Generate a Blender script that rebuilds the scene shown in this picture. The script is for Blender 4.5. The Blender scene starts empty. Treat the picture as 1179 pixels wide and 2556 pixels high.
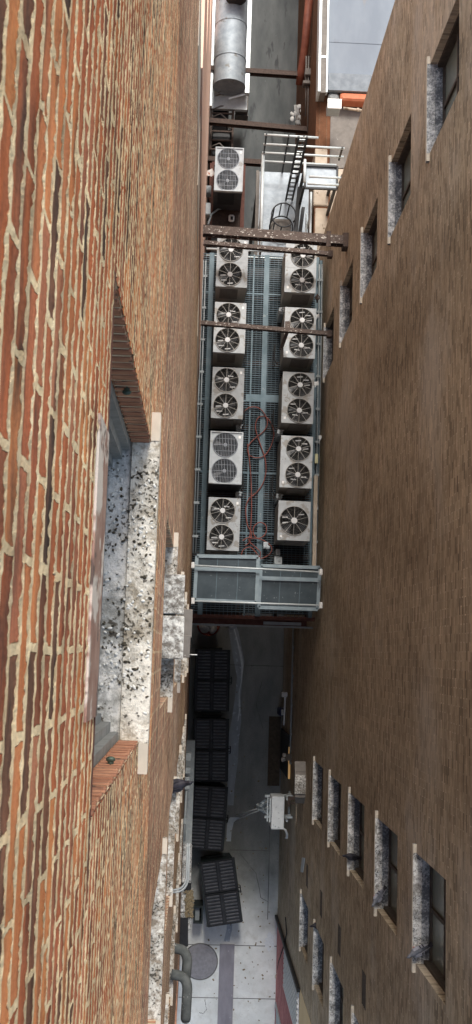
import bpy, math, random
from mathutils import Vector, Matrix, Euler
import numpy as np
random.seed(7)
R_ = math.radians
PI = math.pi
# ------------------------------------------------------------------ camera model (metres; x across the alley, y along it, z up)
F = 2700.0; U0, V0 = 589.5, 1278.0; H = 38.6
def _n(a): return a / np.linalg.norm(a)
_D = _n(np.array([490 - U0, -(1630 - V0), -F])); _Z = -_D
_Y = np.array([620., 20700., -F]); _Y = _n(_Y - _Y.dot(_Z) * _Z); _X = np.cross(_Y, _Z)
ROT = np.array([_X, _Y, _Z])
def P(u, v, z):            # point of the plane z metres below the eye
    d = ROT @ np.array([u - U0, -(v - V0), -F]); q = d * (z / -d[2])
    return Vector((q[0], q[1], H + q[2]))
def PX(u, v, X):           # point of the plane x = X
    d = ROT @ np.array([u - U0, -(v - V0), -F]); q = d * (X / d[0])
    return Vector((q[0], q[1], H + q[2]))
C = bpy.context.scene.collection
sc = bpy.context.scene

# ------------------------------------------------------------------ mesh builder
class MB:
    def __init__(s): s.v = []; s.f = []; s.sm = []
    def add(s, vs, fs, smooth=False):
        o = len(s.v); s.v += [tuple(p) for p in vs]
        for f in fs: s.f.append(tuple(i + o for i in f)); s.sm.append(smooth)
        return s
    def box(s, a, b, M=None):
        x0, x1 = sorted((a[0], b[0])); y0, y1 = sorted((a[1], b[1])); z0, z1 = sorted((a[2], b[2]))
        vs = [Vector(p) for p in ((x0,y0,z0),(x1,y0,z0),(x1,y1,z0),(x0,y1,z0),(x0,y0,z1),(x1,y0,z1),(x1,y1,z1),(x0,y1,z1))]
        if M: vs = [M @ p for p in vs]
        return s.add(vs, [(3,2,1,0),(4,5,6,7),(0,1,5,4),(1,2,6,5),(2,3,7,6),(3,0,4,7)])
    def bbox(s, a, b, r=.01, M=None):      # box with bevelled vertical and top edges
        x0, x1 = sorted((a[0], b[0])); y0, y1 = sorted((a[1], b[1])); z0, z1 = sorted((a[2], b[2]))
        def ring(i, z):
            return [(x0+i+r,y0+i,z),(x1-i-r,y0+i,z),(x1-i,y0+i+r,z),(x1-i,y1-i-r,z),(x1-i-r,y1-i,z),(x0+i+r,y1-i,z),(x0+i,y1-i-r,z),(x0+i,y0+i+r,z)]
        vs = ring(0, z0) + ring(0, z1 - r) + ring(r, z1)
        vs = [Vector(p) for p in vs]
        if M: vs = [M @ p for p in vs]
        fs = [tuple(range(7, -1, -1)), tuple(range(16, 24))]
        for k in (0, 8):
            for i in range(8): j = (i + 1) % 8; fs.append((k+i, k+j, k+8+j, k+8+i))
        return s.add(vs, fs)
    def bar(s, p, q, w, h=None, up=(0,0,1)):   # square bar from p to q
        h = h or w; p = Vector(p); q = Vector(q); d = (q - p); L = d.length; d.normalize()
        up = Vector(up)
        if abs(d.dot(up)) > .95: up = Vector((0, 1, 0))
        a = d.cross(up).normalized(); b = a.cross(d).normalized()
        vs = []
        for t in (p, q):
            for i, j in ((-1,-1),(1,-1),(1,1),(-1,1)): vs.append(t + a*(i*w/2) + b*(j*h/2))
        return s.add(vs, [(0,1,2,3),(7,6,5,4),(4,5,1,0),(5,6,2,1),(6,7,3,2),(7,4,0,3)])
    def tube(s, pts, r, n=8, cap=True, closed=False):
        pts = [Vector(p) for p in pts]; N = len(pts); rs = r if isinstance(r, (list, tuple)) else [r] * N
        rings = []; prev = None
        for i, p in enumerate(pts):
            if closed: t = pts[(i+1) % N] - pts[i-1]
            else: t = pts[min(i+1, N-1)] - pts[max(i-1, 0)]
            t.normalize()
            if prev is None:
                a = t.orthogonal().normalized()
            else:
                a = (prev - t * prev.dot(t)).normalized()
            prev = a; b = t.cross(a)
            rings.append([p + (a*math.cos(2*PI*k/n) + b*math.sin(2*PI*k/n)) * rs[i] for k in range(n)])
        vs = [q for rg in rings for q in rg]; fs = []
        for i in range(N if closed else N - 1):
            j = (i + 1) % N
            for k in range(n): l = (k + 1) % n; fs.append((i*n+k, i*n+l, j*n+l, j*n+k))
        s.add(vs, fs, True)
        if cap and not closed:
            o = len(s.v) - len(vs)
            s.f.append(tuple(o + k for k in range(n-1, -1, -1))); s.sm.append(False)
            s.f.append(tuple(o + (N-1)*n + k for k in range(n))); s.sm.append(False)
        return s
    def torus(s, c, R, r, n=28, m=5, M=None):
        pts = [Vector((c[0] + R*math.cos(2*PI*i/n), c[1] + R*math.sin(2*PI*i/n), c[2])) for i in range(n)]
        if M: pts = [M @ p for p in pts]
        return s.tube(pts, r, m, closed=True)
    def disc(s, c, r0, r1, z0, z1, n=24):     # cone/cylinder with caps
        vs = [(c[0]+r0*math.cos(2*PI*i/n), c[1]+r0*math.sin(2*PI*i/n), z0) for i in range(n)] + \
             [(c[0]+r1*math.cos(2*PI*i/n), c[1]+r1*math.sin(2*PI*i/n), z1) for i in range(n)]
        s.add(vs, [(i, (i+1) % n, n+(i+1) % n, n+i) for i in range(n)], True)
        return s.add(vs, [tuple(range(n-1, -1, -1)), tuple(range(n, 2*n))])
    def poly(s, pts, flip=False):
        return s.add(pts, [tuple(range(len(pts)))[::-1] if flip else tuple(range(len(pts)))])
    def prism(s, pts, d):                     # extrude polygon by vector d
        n = len(pts); pts = [Vector(p) for p in pts]; d = Vector(d)
        vs = pts + [p + d for p in pts]
        fs = [tuple(range(n-1, -1, -1)), tuple(range(n, 2*n))] + [(i, (i+1) % n, n+(i+1) % n, n+i) for i in range(n)]
        return s.add(vs, fs)
    def ell(s, c, r, M=None, n=12, m=8, e=None):
        vs = []; fs = []
        for i in range(m + 1):
            th = PI * i / m
            for k in range(n):
                ph = 2*PI*k/n
                vs.append(Vector((r[0]*math.sin(th)*math.cos(ph), r[1]*math.sin(th)*math.sin(ph), r[2]*math.cos(th))))
        vs = [(M @ p if M else p) + Vector(c) for p in vs]
        for i in range(m):
            for k in range(n): l = (k+1) % n; fs.append((i*n+k, (i+1)*n+k, (i+1)*n+l, i*n+l))
        return s.add(vs, fs, True)

def obj(name, mb, mat, parent=None, world=True):
    me = bpy.data.meshes.new(name)
    vs = mb.v
    if parent is not None and world:
        o = parent
        off = Vector((0, 0, 0))
        while o is not None: off += o.location; o = o.parent
        vs = [(p[0]-off.x, p[1]-off.y, p[2]-off.z) for p in vs]
    me.from_pydata(vs, [], mb.f); me.update()
    me.polygons.foreach_set('use_smooth', mb.sm)
    me.materials.append(mat)
    o = bpy.data.objects.new(name, me); C.objects.link(o); o.parent = parent
    return o
def thing(name, label, cat, loc=(0,0,0), rotz=0, group=None):
    o = bpy.data.objects.new(name, None); C.objects.link(o)
    o.location = loc; o.rotation_euler = (0, 0, rotz); o['label'] = label; o['category'] = cat
    o.empty_display_size = .2
    if group: o['group'] = group
    return o
def tag(o, label, cat, group=None):
    o['label'] = label; o['category'] = cat
    if group: o['group'] = group
    return o
def struct(name, mb, mat):
    o = obj(name, mb, mat); o['kind'] = 'structure'; return o
def dup(root, loc, rotz, label, group=None):
    r = root.copy(); C.objects.link(r); r.location = loc; r.rotation_euler = (0, 0, rotz); r['label'] = label
    if group: r['group'] = group
    for ch in list(root.children):
        c = ch.copy(); C.objects.link(c); c.parent = r
        for g in ch.children:
            d = g.copy(); C.objects.link(d); d.parent = c
    return r

# ------------------------------------------------------------------ materials
class NT:
    def __init__(s, name):
        s.m = bpy.data.materials.new(name); s.m.use_nodes = True; s.t = s.m.node_tree; s.t.nodes.clear()
        s.out = s.n('ShaderNodeOutputMaterial'); s.b = s.n('ShaderNodeBsdfPrincipled'); s.l(s.b.outputs[0], s.out.inputs[0])
    def n(s, ty, **kw):
        o = s.t.nodes.new(ty)
        for k, v in kw.items(): setattr(o, k, v)
        return o
    def l(s, a, b): s.t.links.new(a, b)
    def set(s, node, key, v):
        i = node.inputs[key]
        if hasattr(v, 'is_output') or isinstance(v, bpy.types.NodeSocket): s.l(v, i)
        else: i.default_value = v
    def noise(s, vec, scale, detail=4, rough=.55, dist=0):
        o = s.n('ShaderNodeTexNoise'); s.set(o, 'Scale', scale); s.set(o, 'Detail', detail); s.set(o, 'Roughness', rough); s.set(o, 'Distortion', dist)
        if vec is not None: s.l(vec, o.inputs['Vector'])
        return o.outputs[0]
    def ramp(s, fac, stops, interp='LINEAR'):
        o = s.n('ShaderNodeValToRGB'); o.color_ramp.interpolation = interp; e = o.color_ramp.elements
        while len(e) < len(stops): e.new(.5)
        for k, (p, c) in enumerate(stops):
            e[k].position = p; e[k].color = (c, c, c, 1) if isinstance(c, (int, float)) else (*c, 1)
        s.l(fac, o.inputs[0]); return o.outputs[0]
    def mix(s, fac, a, b, bt='MIX'):
        o = s.n('ShaderNodeMix', data_type='RGBA', blend_type=bt)
        for k, v in ((0, fac), (6, a), (7, b)):
            if isinstance(v, bpy.types.NodeSocket): s.l(v, o.inputs[k])
            elif k == 0: o.inputs[0].default_value = v
            else: o.inputs[k].default_value = (*v, 1) if len(v) == 3 else v
        return o.outputs[2]
    def math(s, op, a, b=0, c=0):
        o = s.n('ShaderNodeMath', operation=op)
        for k, v in enumerate((a, b, c)):
            if isinstance(v, bpy.types.NodeSocket): s.l(v, o.inputs[k])
            else: o.inputs[k].default_value = v
        return o.outputs[0]
    def vmath(s, op, a, b):
        o = s.n('ShaderNodeVectorMath', operation=op)
        for k, v in enumerate((a, b)):
            if isinstance(v, bpy.types.NodeSocket): s.l(v, o.inputs[k])
            else: o.inputs[k].default_value = v
        return o.outputs[0]
    def pos(s): return s.n('ShaderNodeNewGeometry').outputs['Position']
    def objc(s): return s.n('ShaderNodeTexCoord').outputs['Object']
    def scale(s, vec, k): return s.vmath('MULTIPLY', vec, k)
    def bump(s, h, dist, strength=1):
        o = s.n('ShaderNodeBump'); o.inputs['Strength'].default_value = strength; o.inputs['Distance'].default_value = dist
        s.l(h, o.inputs['Height']); s.l(o.outputs[0], s.b.inputs['Normal'])
    def done(s, col, rough=.8, metal=0, spec=.3):
        s.set(s.b, 'Base Color', col if isinstance(col, bpy.types.NodeSocket) else (*col, 1)); s.set(s.b, 'Roughness', rough); s.set(s.b, 'Metallic', metal)
        s.b.inputs['Specular IOR Level'].default_value = spec
        return s.m

def wall_uv(t, force=False):            # (along, up) on walls of either facing
    g = t.n('ShaderNodeNewGeometry'); sp = t.n('ShaderNodeSeparateXYZ'); t.l(g.outputs['Position'], sp.inputs[0])
    sn = t.n('ShaderNodeSeparateXYZ'); t.l(g.outputs['True Normal'], sn.inputs[0])
    f = t.math('GREATER_THAN', t.math('ABSOLUTE', sn.outputs[0]), -1. if force else .5)
    u = t.n('ShaderNodeMix', data_type='FLOAT'); t.l(f, u.inputs[0]); t.l(sp.outputs[0], u.inputs[2]); t.l(sp.outputs[1], u.inputs[3])
    cb = t.n('ShaderNodeCombineXYZ'); t.l(u.outputs[0], cb.inputs[0]); t.l(sp.outputs[2], cb.inputs[1])
    return cb.outputs[0], g.outputs['Position'], sp

def brick_mat(name, palette, mortar, mortar2, msize=(.006, .012), bw=.213, rh=.0676, distort=.006, grime=None, bumpd=.004, stain=None, msmooth=.15, disp=0, streak=.7, flash=0, mpatch=None):
    t = NT(name); uv, pos, sp = wall_uv(t, disp > 0)
    if disp:
        fl0 = t.n('ShaderNodeCombineXYZ'); fl0.inputs[0].default_value = XL; t.l(sp.outputs[1], fl0.inputs[1]); t.l(sp.outputs[2], fl0.inputs[2]); pos = fl0.outputs[0]
    n1 = t.n('ShaderNodeTexNoise'); t.l(pos, n1.inputs['Vector']); n1.inputs['Scale'].default_value = 22; n1.inputs['Detail'].default_value = 3
    d1 = t.scale(t.vmath('SUBTRACT', n1.outputs['Color'], (.5,.5,.5)), (distort*1.6, distort*2.6, 0))
    n2 = t.n('ShaderNodeTexNoise'); t.l(pos, n2.inputs['Vector']); n2.inputs['Scale'].default_value = 3.2; n2.inputs['Detail'].default_value = 2
    d2 = t.scale(t.vmath('SUBTRACT', n2.outputs['Color'], (.5,.5,.5)), (.02, distort*1.1, 0))
    n3 = t.n('ShaderNodeTexNoise'); t.l(pos, n3.inputs['Vector']); n3.inputs['Scale'].default_value = 75; n3.inputs['Detail'].default_value = 3
    d3 = t.scale(t.vmath('SUBTRACT', n3.outputs['Color'], (.5,.5,.5)), (distort*.9, distort*.9, 0))
    uvd = t.vmath('ADD', t.vmath('ADD', t.vmath('ADD', uv, d1), d2), d3)
    br = t.n('ShaderNodeTexBrick'); t.l(uvd, br.inputs['Vector'])
    br.offset = .5; br.squash = 1
    for k, v in (('Scale', 1), ('Mortar Smooth', msmooth), ('Bias', 0), ('Brick Width', bw), ('Row Height', rh)): br.inputs[k].default_value = v
    br.inputs['Color1'].default_value = (0,0,0,1); br.inputs['Color2'].default_value = (1,1,1,1); br.inputs['Mortar'].default_value = (.5,.5,.5,1)
    ms = t.noise(t.scale(pos, (9, 9, 9)), 1, 3); mr = t.n('ShaderNodeMapRange'); t.l(ms, mr.inputs[0])
    mr.inputs[1].default_value = .3; mr.inputs[2].default_value = .7; mr.inputs[3].default_value = msize[0]; mr.inputs[4].default_value = msize[1]
    t.l(mr.outputs[0], br.inputs['Mortar Size'])
    col = t.ramp(br.outputs['Color'], palette)
    # fire flashing and shade changes inside each brick
    fl = t.noise(t.scale(pos, (14, 9, 24)), 1, 4, .6)
    col = t.mix(t.ramp(fl, [(.3, 0.), (.75, 1.)]), col, t.mix(.5, col, palette[-1][1]))
    if flash: col = t.mix(t.ramp(t.noise(t.scale(pos, (1, 4.2, 13)), 1, 3, .55), [(.50, 0.), (.68, flash)]), col, (.055,.048,.045))
    fine = t.noise(pos, 140, 3)
    col = t.mix(.35, col, t.ramp(fine, [(.3, .25), (.7, .75)]), 'OVERLAY')
    mc = t.mix(t.ramp(t.noise(pos, 38, 4), [(.35, 0.), (.65, 1.)]), mortar, mortar2)
    if mpatch: mc = t.mix(t.ramp(t.noise(t.scale(pos, (1, 1.4, 6)), 1, 4, .65), [(.45, 0.), (.62, 1.)]), mpatch, mc)
    mc = t.mix(t.ramp(t.noise(t.scale(pos, (1, 2.2, 7)), 1, 4, .65), [(.52, 0.), (.72, .6)]), mc, (.30,.20,.13))
    col = t.mix(br.outputs['Fac'], col, mc)
    # courses weather unevenly: long streaks along the wall
    st1 = t.noise(t.scale(pos, (5, 5, 14)), 1, 2, .7); st2 = t.noise(t.scale(pos, (.5, .5, 4)), 1, 4, .6)
    sv = t.math('MULTIPLY_ADD', st1, streak, t.math('MULTIPLY_ADD', st2, streak*.6, 1 - streak*.8))
    cb = t.n('ShaderNodeCombineXYZ'); [t.l(sv, cb.inputs[k]) for k in range(3)]
    col = t.mix(1, col, cb.outputs[0], 'MULTIPLY')
    if stain:
        sn = t.noise(t.scale(pos, stain[2]), 1, 5, .6)
        col = t.mix(t.ramp(sn, [(stain[1], 0.), (stain[1]+.16, 1.)]), col, t.mix(stain[3], col, stain[0]))
    if grime:
        gn = t.noise(t.scale(pos, (.6, .5, .16)), 1, 4)
        col = t.mix(t.ramp(gn, [(.38, 0.), (.7, grime[1])]), col, grime[0], 'MULTIPLY')
    t.bump(t.math('ADD', t.math('MULTIPLY', br.outputs['Fac'], 1.), t.math('MULTIPLY', fine, .35)), bumpd)
    if disp:
        dn = t.n('ShaderNodeDisplacement'); dn.inputs['Midlevel'].default_value = 0; dn.inputs['Scale'].default_value = disp
        rag = t.noise(pos, 55, 4, .6)
        h = t.math('ADD', t.math('MULTIPLY', br.outputs['Fac'], t.math('MULTIPLY_ADD', rag, 1.3, .1)), t.math('MULTIPLY', t.noise(t.scale(pos, (1, 6, 12)), 1, 3), .5))
        zf = t.n('ShaderNodeMapRange'); t.l(sp.outputs[2], zf.inputs[0]); zf.inputs[1].default_value = 33.4; zf.inputs[2].default_value = 36.8; zf.inputs[3].default_value = .22; zf.inputs[4].default_value = 1
        h = t.math('MULTIPLY', h, zf.outputs[0]); t.l(h, dn.inputs['Height']); t.l(dn.outputs[0], t.out.inputs['Displacement']); t.m.displacement_method = 'BOTH'
    return t.done(col, .9, 0, .15)

M = {}
XL = -.2
PAL_L = [(0, (.05,.043,.04)), (.12, (.13,.075,.055)), (.22, (.44,.125,.06)), (.5, (.64,.19,.075)), (.7, (.80,.32,.12)), (.85, (.46,.14,.075)), (1, (.60,.26,.15))]
kw = dict(bw=.2, distort=.009, grime=((.66,.62,.58), 1.), flash=.8); kwn = dict(bw=.205, distort=.0068, grime=((.86,.8,.74), .9), flash=.85)
PAL_M = [(p, tuple(.62*v + .38*g for v, g in zip(c, (sum(c)/3*1.12, sum(c)/3*.98, sum(c)/3*.88)))) for p, c in PAL_L]
M['brick_l'] = brick_mat('red_brick', PAL_M, (.86,.74,.54), (.62,.50,.36), (.007, .0165), **kw)
M['brick_near'] = brick_mat('weathered_red_brick', PAL_L, (.99,.83,.55), (.88,.68,.42), (.0045, .0088), disp=.0042, streak=1.3, **kwn)
M['brick_mid'] = brick_mat('weathered_red_brick', PAL_M, (.95,.78,.52), (.50,.37,.25), (.0045, .0090), disp=.0048, streak=2.0, **kw)
M['brick_r'] = brick_mat('brown_brick', [(0, (.20,.165,.12)), (.3, (.45,.375,.275)), (.7, (.64,.535,.39)), (1, (.36,.295,.215))],
                         (.86,.77,.62), (.62,.53,.41), (.0045, .0095), distort=.0025, bumpd=.004, streak=.85, mpatch=(.46,.385,.29), stain=((.72,.69,.63), .51, (.5,.34,.42), .4), grime=((.70,.68,.66), 1.))
M['brick_dark'] = brick_mat('dark_brick', [(0, (.07,.035,.02)), (.5, (.14,.065,.035)), (1, (.2,.09,.05))], (.2,.15,.1), (.12,.09,.06), (.003,.006), distort=.003)
M['brick_pink'] = brick_mat('pink_painted_block', [(0, (.42,.16,.16)), (.5, (.5,.2,.2)), (1, (.55,.25,.24))], (.36,.13,.13), (.3,.11,.11), (.005,.008), bw=.42, rh=.21, distort=.002)

def noise_mat(name, c1, c2, scale=6, lo=.35, hi=.65, rough=.7, metal=0, spec=.3, aniso=(1,1,1), bump=0, spots=None, spots2=None, local=False, rnd=0):
    t = NT(name); p = t.objc() if local else t.pos()
    if local:
        o_ = t.n('ShaderNodeObjectInfo'); c_ = t.n('ShaderNodeCombineXYZ'); [t.l(t.math('MULTIPLY', o_.outputs['Random'], 40 + 13*k), c_.inputs[k]) for k in range(3)]; p = t.vmath('ADD', p, c_.outputs[0])
    n = t.noise(t.scale(p, aniso), scale, 5, .6)
    col = t.mix(t.ramp(n, [(lo, 0.), (hi, 1.)]), c1, c2)
    for sp in (spots, spots2):
        if sp:
            sn = t.noise(t.scale(p, sp[3] if len(sp) > 3 else (1,1,1)), sp[1], 4, .6)
            col = t.mix(t.ramp(sn, [(sp[2], 0.), (sp[2]+.05, 1.)]), col, sp[0])
    if rnd:
        oi = t.n('ShaderNodeObjectInfo'); r = t.math('MULTIPLY_ADD', oi.outputs['Random'], rnd, 1 - rnd)
        cb = t.n('ShaderNodeCombineXYZ'); [t.l(r, cb.inputs[k]) for k in range(3)]
        col = t.mix(1, col, cb.outputs[0], 'MULTIPLY')
    if bump: t.bump(n, bump)
    return t.done(col, rough, metal, spec)
def droppings(name, stone, white, dark, wlo=.42, dlo=.6, blue=(.60,.61,.60)):   # stone ledge under bird droppings
    t = NT(name); p = t.pos()
    big = t.noise(p, 4, 4, .6); w = t.noise(p, 26, 6, .7); d = t.noise(p, 62, 3, .55); g = t.noise(p, 7, 5, .6); soft = t.noise(p, 14, 5, .65)
    col = t.mix(t.ramp(t.noise(p, 60, 4), [(.3, 0.), (.7, 1.)]), stone, tuple(c*.7 for c in stone))
    wf = t.math('ADD', w, t.math('MULTIPLY', t.math('SUBTRACT', big, .5), .7))
    col = t.mix(t.ramp(wf, [(wlo-.04, 0.), (wlo+.16, 1.)]), col, t.mix(t.ramp(g, [(.4, 0.), (.65, 1.)]), white, blue))
    col = t.mix(t.ramp(soft, [(.52, 0.), (.72, .75)]), col, tuple(c*.55 for c in stone))
    df = t.math('ADD', d, t.math('MULTIPLY', t.math('SUBTRACT', g, .5), .6))
    col = t.mix(t.ramp(df, [(dlo+.03, 0.), (dlo+.10, .9)]), col, dark)
    t.bump(t.math('ADD', w, d), .006)
    return t.done(col, .85, 0, .2)

M['sill_l'] = droppings('stained_limestone', (.42,.37,.29), (.82,.78,.69), (.06,.052,.038), .40, .55, (.60,.58,.52))
M['sill_far'] = droppings('grimy_limestone', (.33,.28,.22), (.74,.72,.66), (.05,.045,.035), .45, .54, (.48,.47,.43))
M['sill_r'] = droppings('spattered_stone_sill', (.33,.32,.30), (.80,.80,.78), (.04,.038,.035), .42, .545, (.48,.51,.53))
M['sill_r2'] = droppings('grey_spattered_stone_sill', (.28,.29,.30), (.68,.69,.69), (.05,.05,.055), .46, .58, (.42,.44,.47))
M['sill_edge'] = noise_mat('pale_limestone', (.62,.56,.46), (.5,.45,.37), 8)
M['subsill'] = droppings('spattered_metal_sill', (.38,.38,.35), (.74,.73,.69), (.07,.06,.045), .42, .57, (.54,.56,.56))
M['subsill_r'] = droppings('spattered_slate_sill', (.14,.155,.18), (.6,.62,.64), (.04,.04,.045), .48, .62, (.34,.38,.42))
M['frame'] = noise_mat('grey_window_frame', (.19,.2,.2), (.26,.27,.27), 20, spots=((.5,.5,.48), 26, .68))
M['frame_dark'] = noise_mat('dark_window_frame', (.05,.042,.037), (.085,.072,.062), 12)
def glass_mat(name, col, rough=.08):
    t = NT(name); n = t.noise(t.pos(), 3, 3); c = t.mix(n, tuple(x*.7 for x in col), col)
    return t.done(c, rough, 0, .6)
M['glass'] = glass_mat('dark_window_glass', (.035,.042,.042)); M['glass_shade'] = glass_mat('shaded_window_glass', (.26,.30,.26), .2)
M['mortar'] = noise_mat('cream_mortar', (.70,.58,.42), (.56,.45,.32), 30, bump=.003)
M['jamb_brick'] = noise_mat('dull_red_brick', (.30,.135,.085), (.46,.24,.15), 11, .38, .62, rough=.9, aniso=(1,1,3), bump=.004, spots=((.13,.085,.065), 16, .62))  # duller red than the wall face, with random dark spots
M['lintel'] = noise_mat('peeling_painted_lintel', (.27,.15,.12), (.40,.27,.22), 14, spots=((.64,.58,.52), 7, .52), spots2=((.12,.09,.08), 11, .60), bump=.006)
M['rust'] = noise_mat('rusty_steel', (.055,.040,.034), (.095,.066,.054), 14, rough=.75, metal=.2)
M['rust_spat'] = noise_mat('spattered_rusty_steel', (.075,.056,.048), (.125,.095,.082), 14, rough=.75, spots=((.6,.57,.52), 16, .60, (1,1.6,1)), spots2=((.05,.03,.025), 9, .62))
M['rust_red'] = noise_mat('red_rusty_steel', (.085,.035,.026), (.13,.058,.045), 7, rough=.8)
M['concrete'] = None
M['galv'] = noise_mat('galvanised_steel', (.25,.285,.315), (.34,.38,.42), 5, rough=.5, metal=.25, spots=((.42,.46,.49), 9, .66))
M['galv_tube'] = noise_mat('galvanised_tube', (.55,.6,.61), (.66,.71,.72), 6, rough=.45, metal=.2)
M['duct'] = noise_mat('bare_metal_duct', (.24,.275,.30), (.34,.38,.41), 4, rough=.62, metal=.35, spots=((.2,.2,.19), 3, .62))
M['black_steel'] = noise_mat('black_steel', (.016,.017,.019), (.028,.029,.032), 10, rough=.5)
M['ac_white'] = noise_mat('weathered_cabinet_paint', (.40,.425,.44), (.48,.51,.53), 7, .4, .7, rough=.6, local=True, spots=((.31,.30,.28), 4.2, .54), spots2=((.24,.215,.19), 9, .68), rnd=.2)
M['ac_side'] = noise_mat('grey_cabinet_side', (.30,.29,.27), (.38,.365,.34), 5, local=True, aniso=(1,1,.3), rough=.6)
M['ac_grey'] = noise_mat('grey_cabinet_paint', (.36,.39,.41), (.44,.47,.49), 6, rough=.55, local=True, spots=((.28,.28,.27), 4, .6))
M['ac_black'] = noise_mat('black_cabinet_side', (.035,.038,.043), (.055,.058,.064), 6, local=True)
M['ac_dark'] = noise_mat('dark_fan_well', (.008,.009,.011), (.014,.016,.019), 9, rough=.6)
M['fan_blade'] = noise_mat('dark_fan_blade', (.018,.02,.025), (.03,.034,.04), 9, rough=.4)
M['guard'] = noise_mat('pale_wire_guard', (.26,.255,.24), (.36,.35,.33), 9, rough=.5)
M['guard_dark'] = noise_mat('grey_wire_guard', (.20,.22,.25), (.27,.29,.32), 9, rough=.5)
M['hub'] = noise_mat('pale_fan_hub', (.56,.57,.58), (.63,.64,.65), 9, rough=.45)
M['grating'] = noise_mat('blue_grey_grating', (.075,.11,.13), (.125,.165,.19), 2.5, rough=.55, metal=.2)
M['plate'] = noise_mat('blue_grey_plate', (.085,.125,.145), (.13,.175,.20), 3, rough=.5, metal=.2, spots=((.26,.29,.29), 8, .66))
M['canopy_frame'] = noise_mat('blue_grey_aluminium', (.22,.275,.305), (.28,.34,.37), 5, rough=.45, metal=.3)
M['white_plastic'] = noise_mat('white_plastic', (.7,.7,.68), (.78,.78,.76), 6, rough=.5)
M['white_metal'] = noise_mat('dirty_white_metal', (.66,.69,.70), (.74,.77,.78), 5, rough=.5, spots=((.42,.45,.47), 11, .63))
M['grey_box'] = noise_mat('grey_painted_box', (.36,.4,.42), (.44,.48,.5), 7, rough=.5)
M['cord'] = noise_mat('red_rubber_hose', (.16,.05,.04), (.24,.075,.058), 9, rough=.6)
M['grey_pipe'] = noise_mat('lagged_grey_pipe', (.075,.085,.085), (.12,.13,.13), 10, rough=.85, bump=.008, spots=((.5,.5,.48), 12, .66))
M['conduit'] = noise_mat('grey_conduit', (.26,.29,.30), (.34,.37,.38), 8, rough=.5)
M['hood'] = droppings('spattered_metal_hood', (.21,.19,.165), (.78,.77,.72), (.10,.09,.08), .47, .68, (.6,.6,.57))
M['hood_side'] = noise_mat('brown_grey_sheet_metal', (.15,.135,.12), (.2,.18,.16), 6, rough=.6, spots=((.5,.48,.45), 16, .68))
M['roof'] = noise_mat('pale_roof_membrane', (.20,.23,.27), (.26,.295,.335), .9, rough=.8, aniso=(1,.35,1), spots=((.30,.25,.20), .55, .64, (1.2,.3,1)), spots2=((.20,.22,.25), 1.3, .60))
M['stone'] = noise_mat('weathered_stone', (.42,.34,.26), (.55,.47,.38), 2.5, rough=.85, bump=.01, spots=((.22,.17,.12), 3.5, .60))
M['terracotta'] = noise_mat('terracotta_coping', (.55,.16,.08), (.62,.22,.12), 6, rough=.7)
M['salmon'] = noise_mat('salmon_stucco', (.78,.50,.38), (.84,.58,.45), 3, rough=.9, bump=.004, spots=((.55,.42,.34), 5, .62))
M['tan'] = noise_mat('tan_stucco', (.70,.54,.32), (.76,.60,.37), 1.4, rough=.9, bump=.003)
M['dump_body'] = noise_mat('dark_green_bin_steel', (.018,.026,.027), (.032,.042,.043), 6, local=True, rough=.6, spots=((.07,.05,.04), 8, .66))
M['dump_lid'] = noise_mat('black_plastic_lid', (.022,.024,.028), (.04,.042,.047), 5, local=True, rough=.42, spots=((.10,.105,.12), 7, .66))
M['dump_rib'] = noise_mat('highlit_black_plastic_rib', (.10,.105,.12), (.17,.175,.195), 5, local=True, rough=.35, spots=((.24,.25,.28), 9, .62))  # paler than the lid: the sheen along the ribs is in the colour
M['trash'] = noise_mat('crumpled_pale_plastic', (.45,.44,.4), (.62,.61,.57), 12, rough=.6, bump=.03)
M['red_rim'] = noise_mat('red_plastic', (.25,.06,.04), (.3,.08,.05), 6)
M['pigeon'] = noise_mat('slate_feathers', (.10,.11,.135), (.16,.17,.20), 22, local=True, rough=.6)
M['pigeon_pale'] = noise_mat('pale_grey_feathers', (.24,.25,.30), (.33,.34,.39), 22, local=True, rough=.6)
M['pigeon_dark'] = noise_mat('dark_feathers', (.018,.018,.024), (.04,.038,.05), 22, local=True, rough=.5)
M['pink_feet'] = noise_mat('pink_bird_feet', (.4,.12,.1), (.45,.16,.13), 20)
M['mat_brown'] = noise_mat('worn_brown_mat', (.075,.055,.038), (.11,.085,.06), 9, rough=.95, spots=((.2,.17,.13), 13, .66))
M['purple'] = noise_mat('mauve_steel_plate', (.21,.20,.225), (.28,.27,.30), 3, rough=.65, aniso=(1,.4,1), spots=((.36,.34,.37), 7, .66))
M['manhole'] = noise_mat('worn_cast_iron', (.24,.235,.25), (.31,.305,.32), 9, rough=.55, metal=.2)
M['blue_grey_paint'] = noise_mat('pale_blue_sheet', (.48,.55,.6), (.56,.63,.68), 6)
M['debris'] = noise_mat('dried_leaves', (.16,.12,.07), (.32,.27,.18), 30, rough=.95)
M['pellets'] = noise_mat('dark_pellets', (.03,.028,.02), (.1,.085,.06), 60, rough=.9)
M['pellets_pale'] = noise_mat('pale_droppings', (.66,.66,.62), (.78,.78,.74), 40, rough=.9)
M['bronze'] = noise_mat('green_bronze', (.035,.05,.04), (.08,.11,.085), 40, rough=.45, metal=.4)
M['red_pipe'] = noise_mat('red_brown_pipe', (.16,.045,.025), (.22,.07,.04), 6, rough=.6)
M['yellow'] = noise_mat('yellow_plastic', (.6,.45,.08), (.66,.5,.1), 6)
M['paper'] = noise_mat('printed_paper', (.75,.72,.68), (.8,.77,.73), 30, spots=((.55,.2,.12), 12, .58))
M['black_rubber'] = noise_mat('black_rubber', (.012,.012,.013), (.02,.02,.021), 8)
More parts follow.
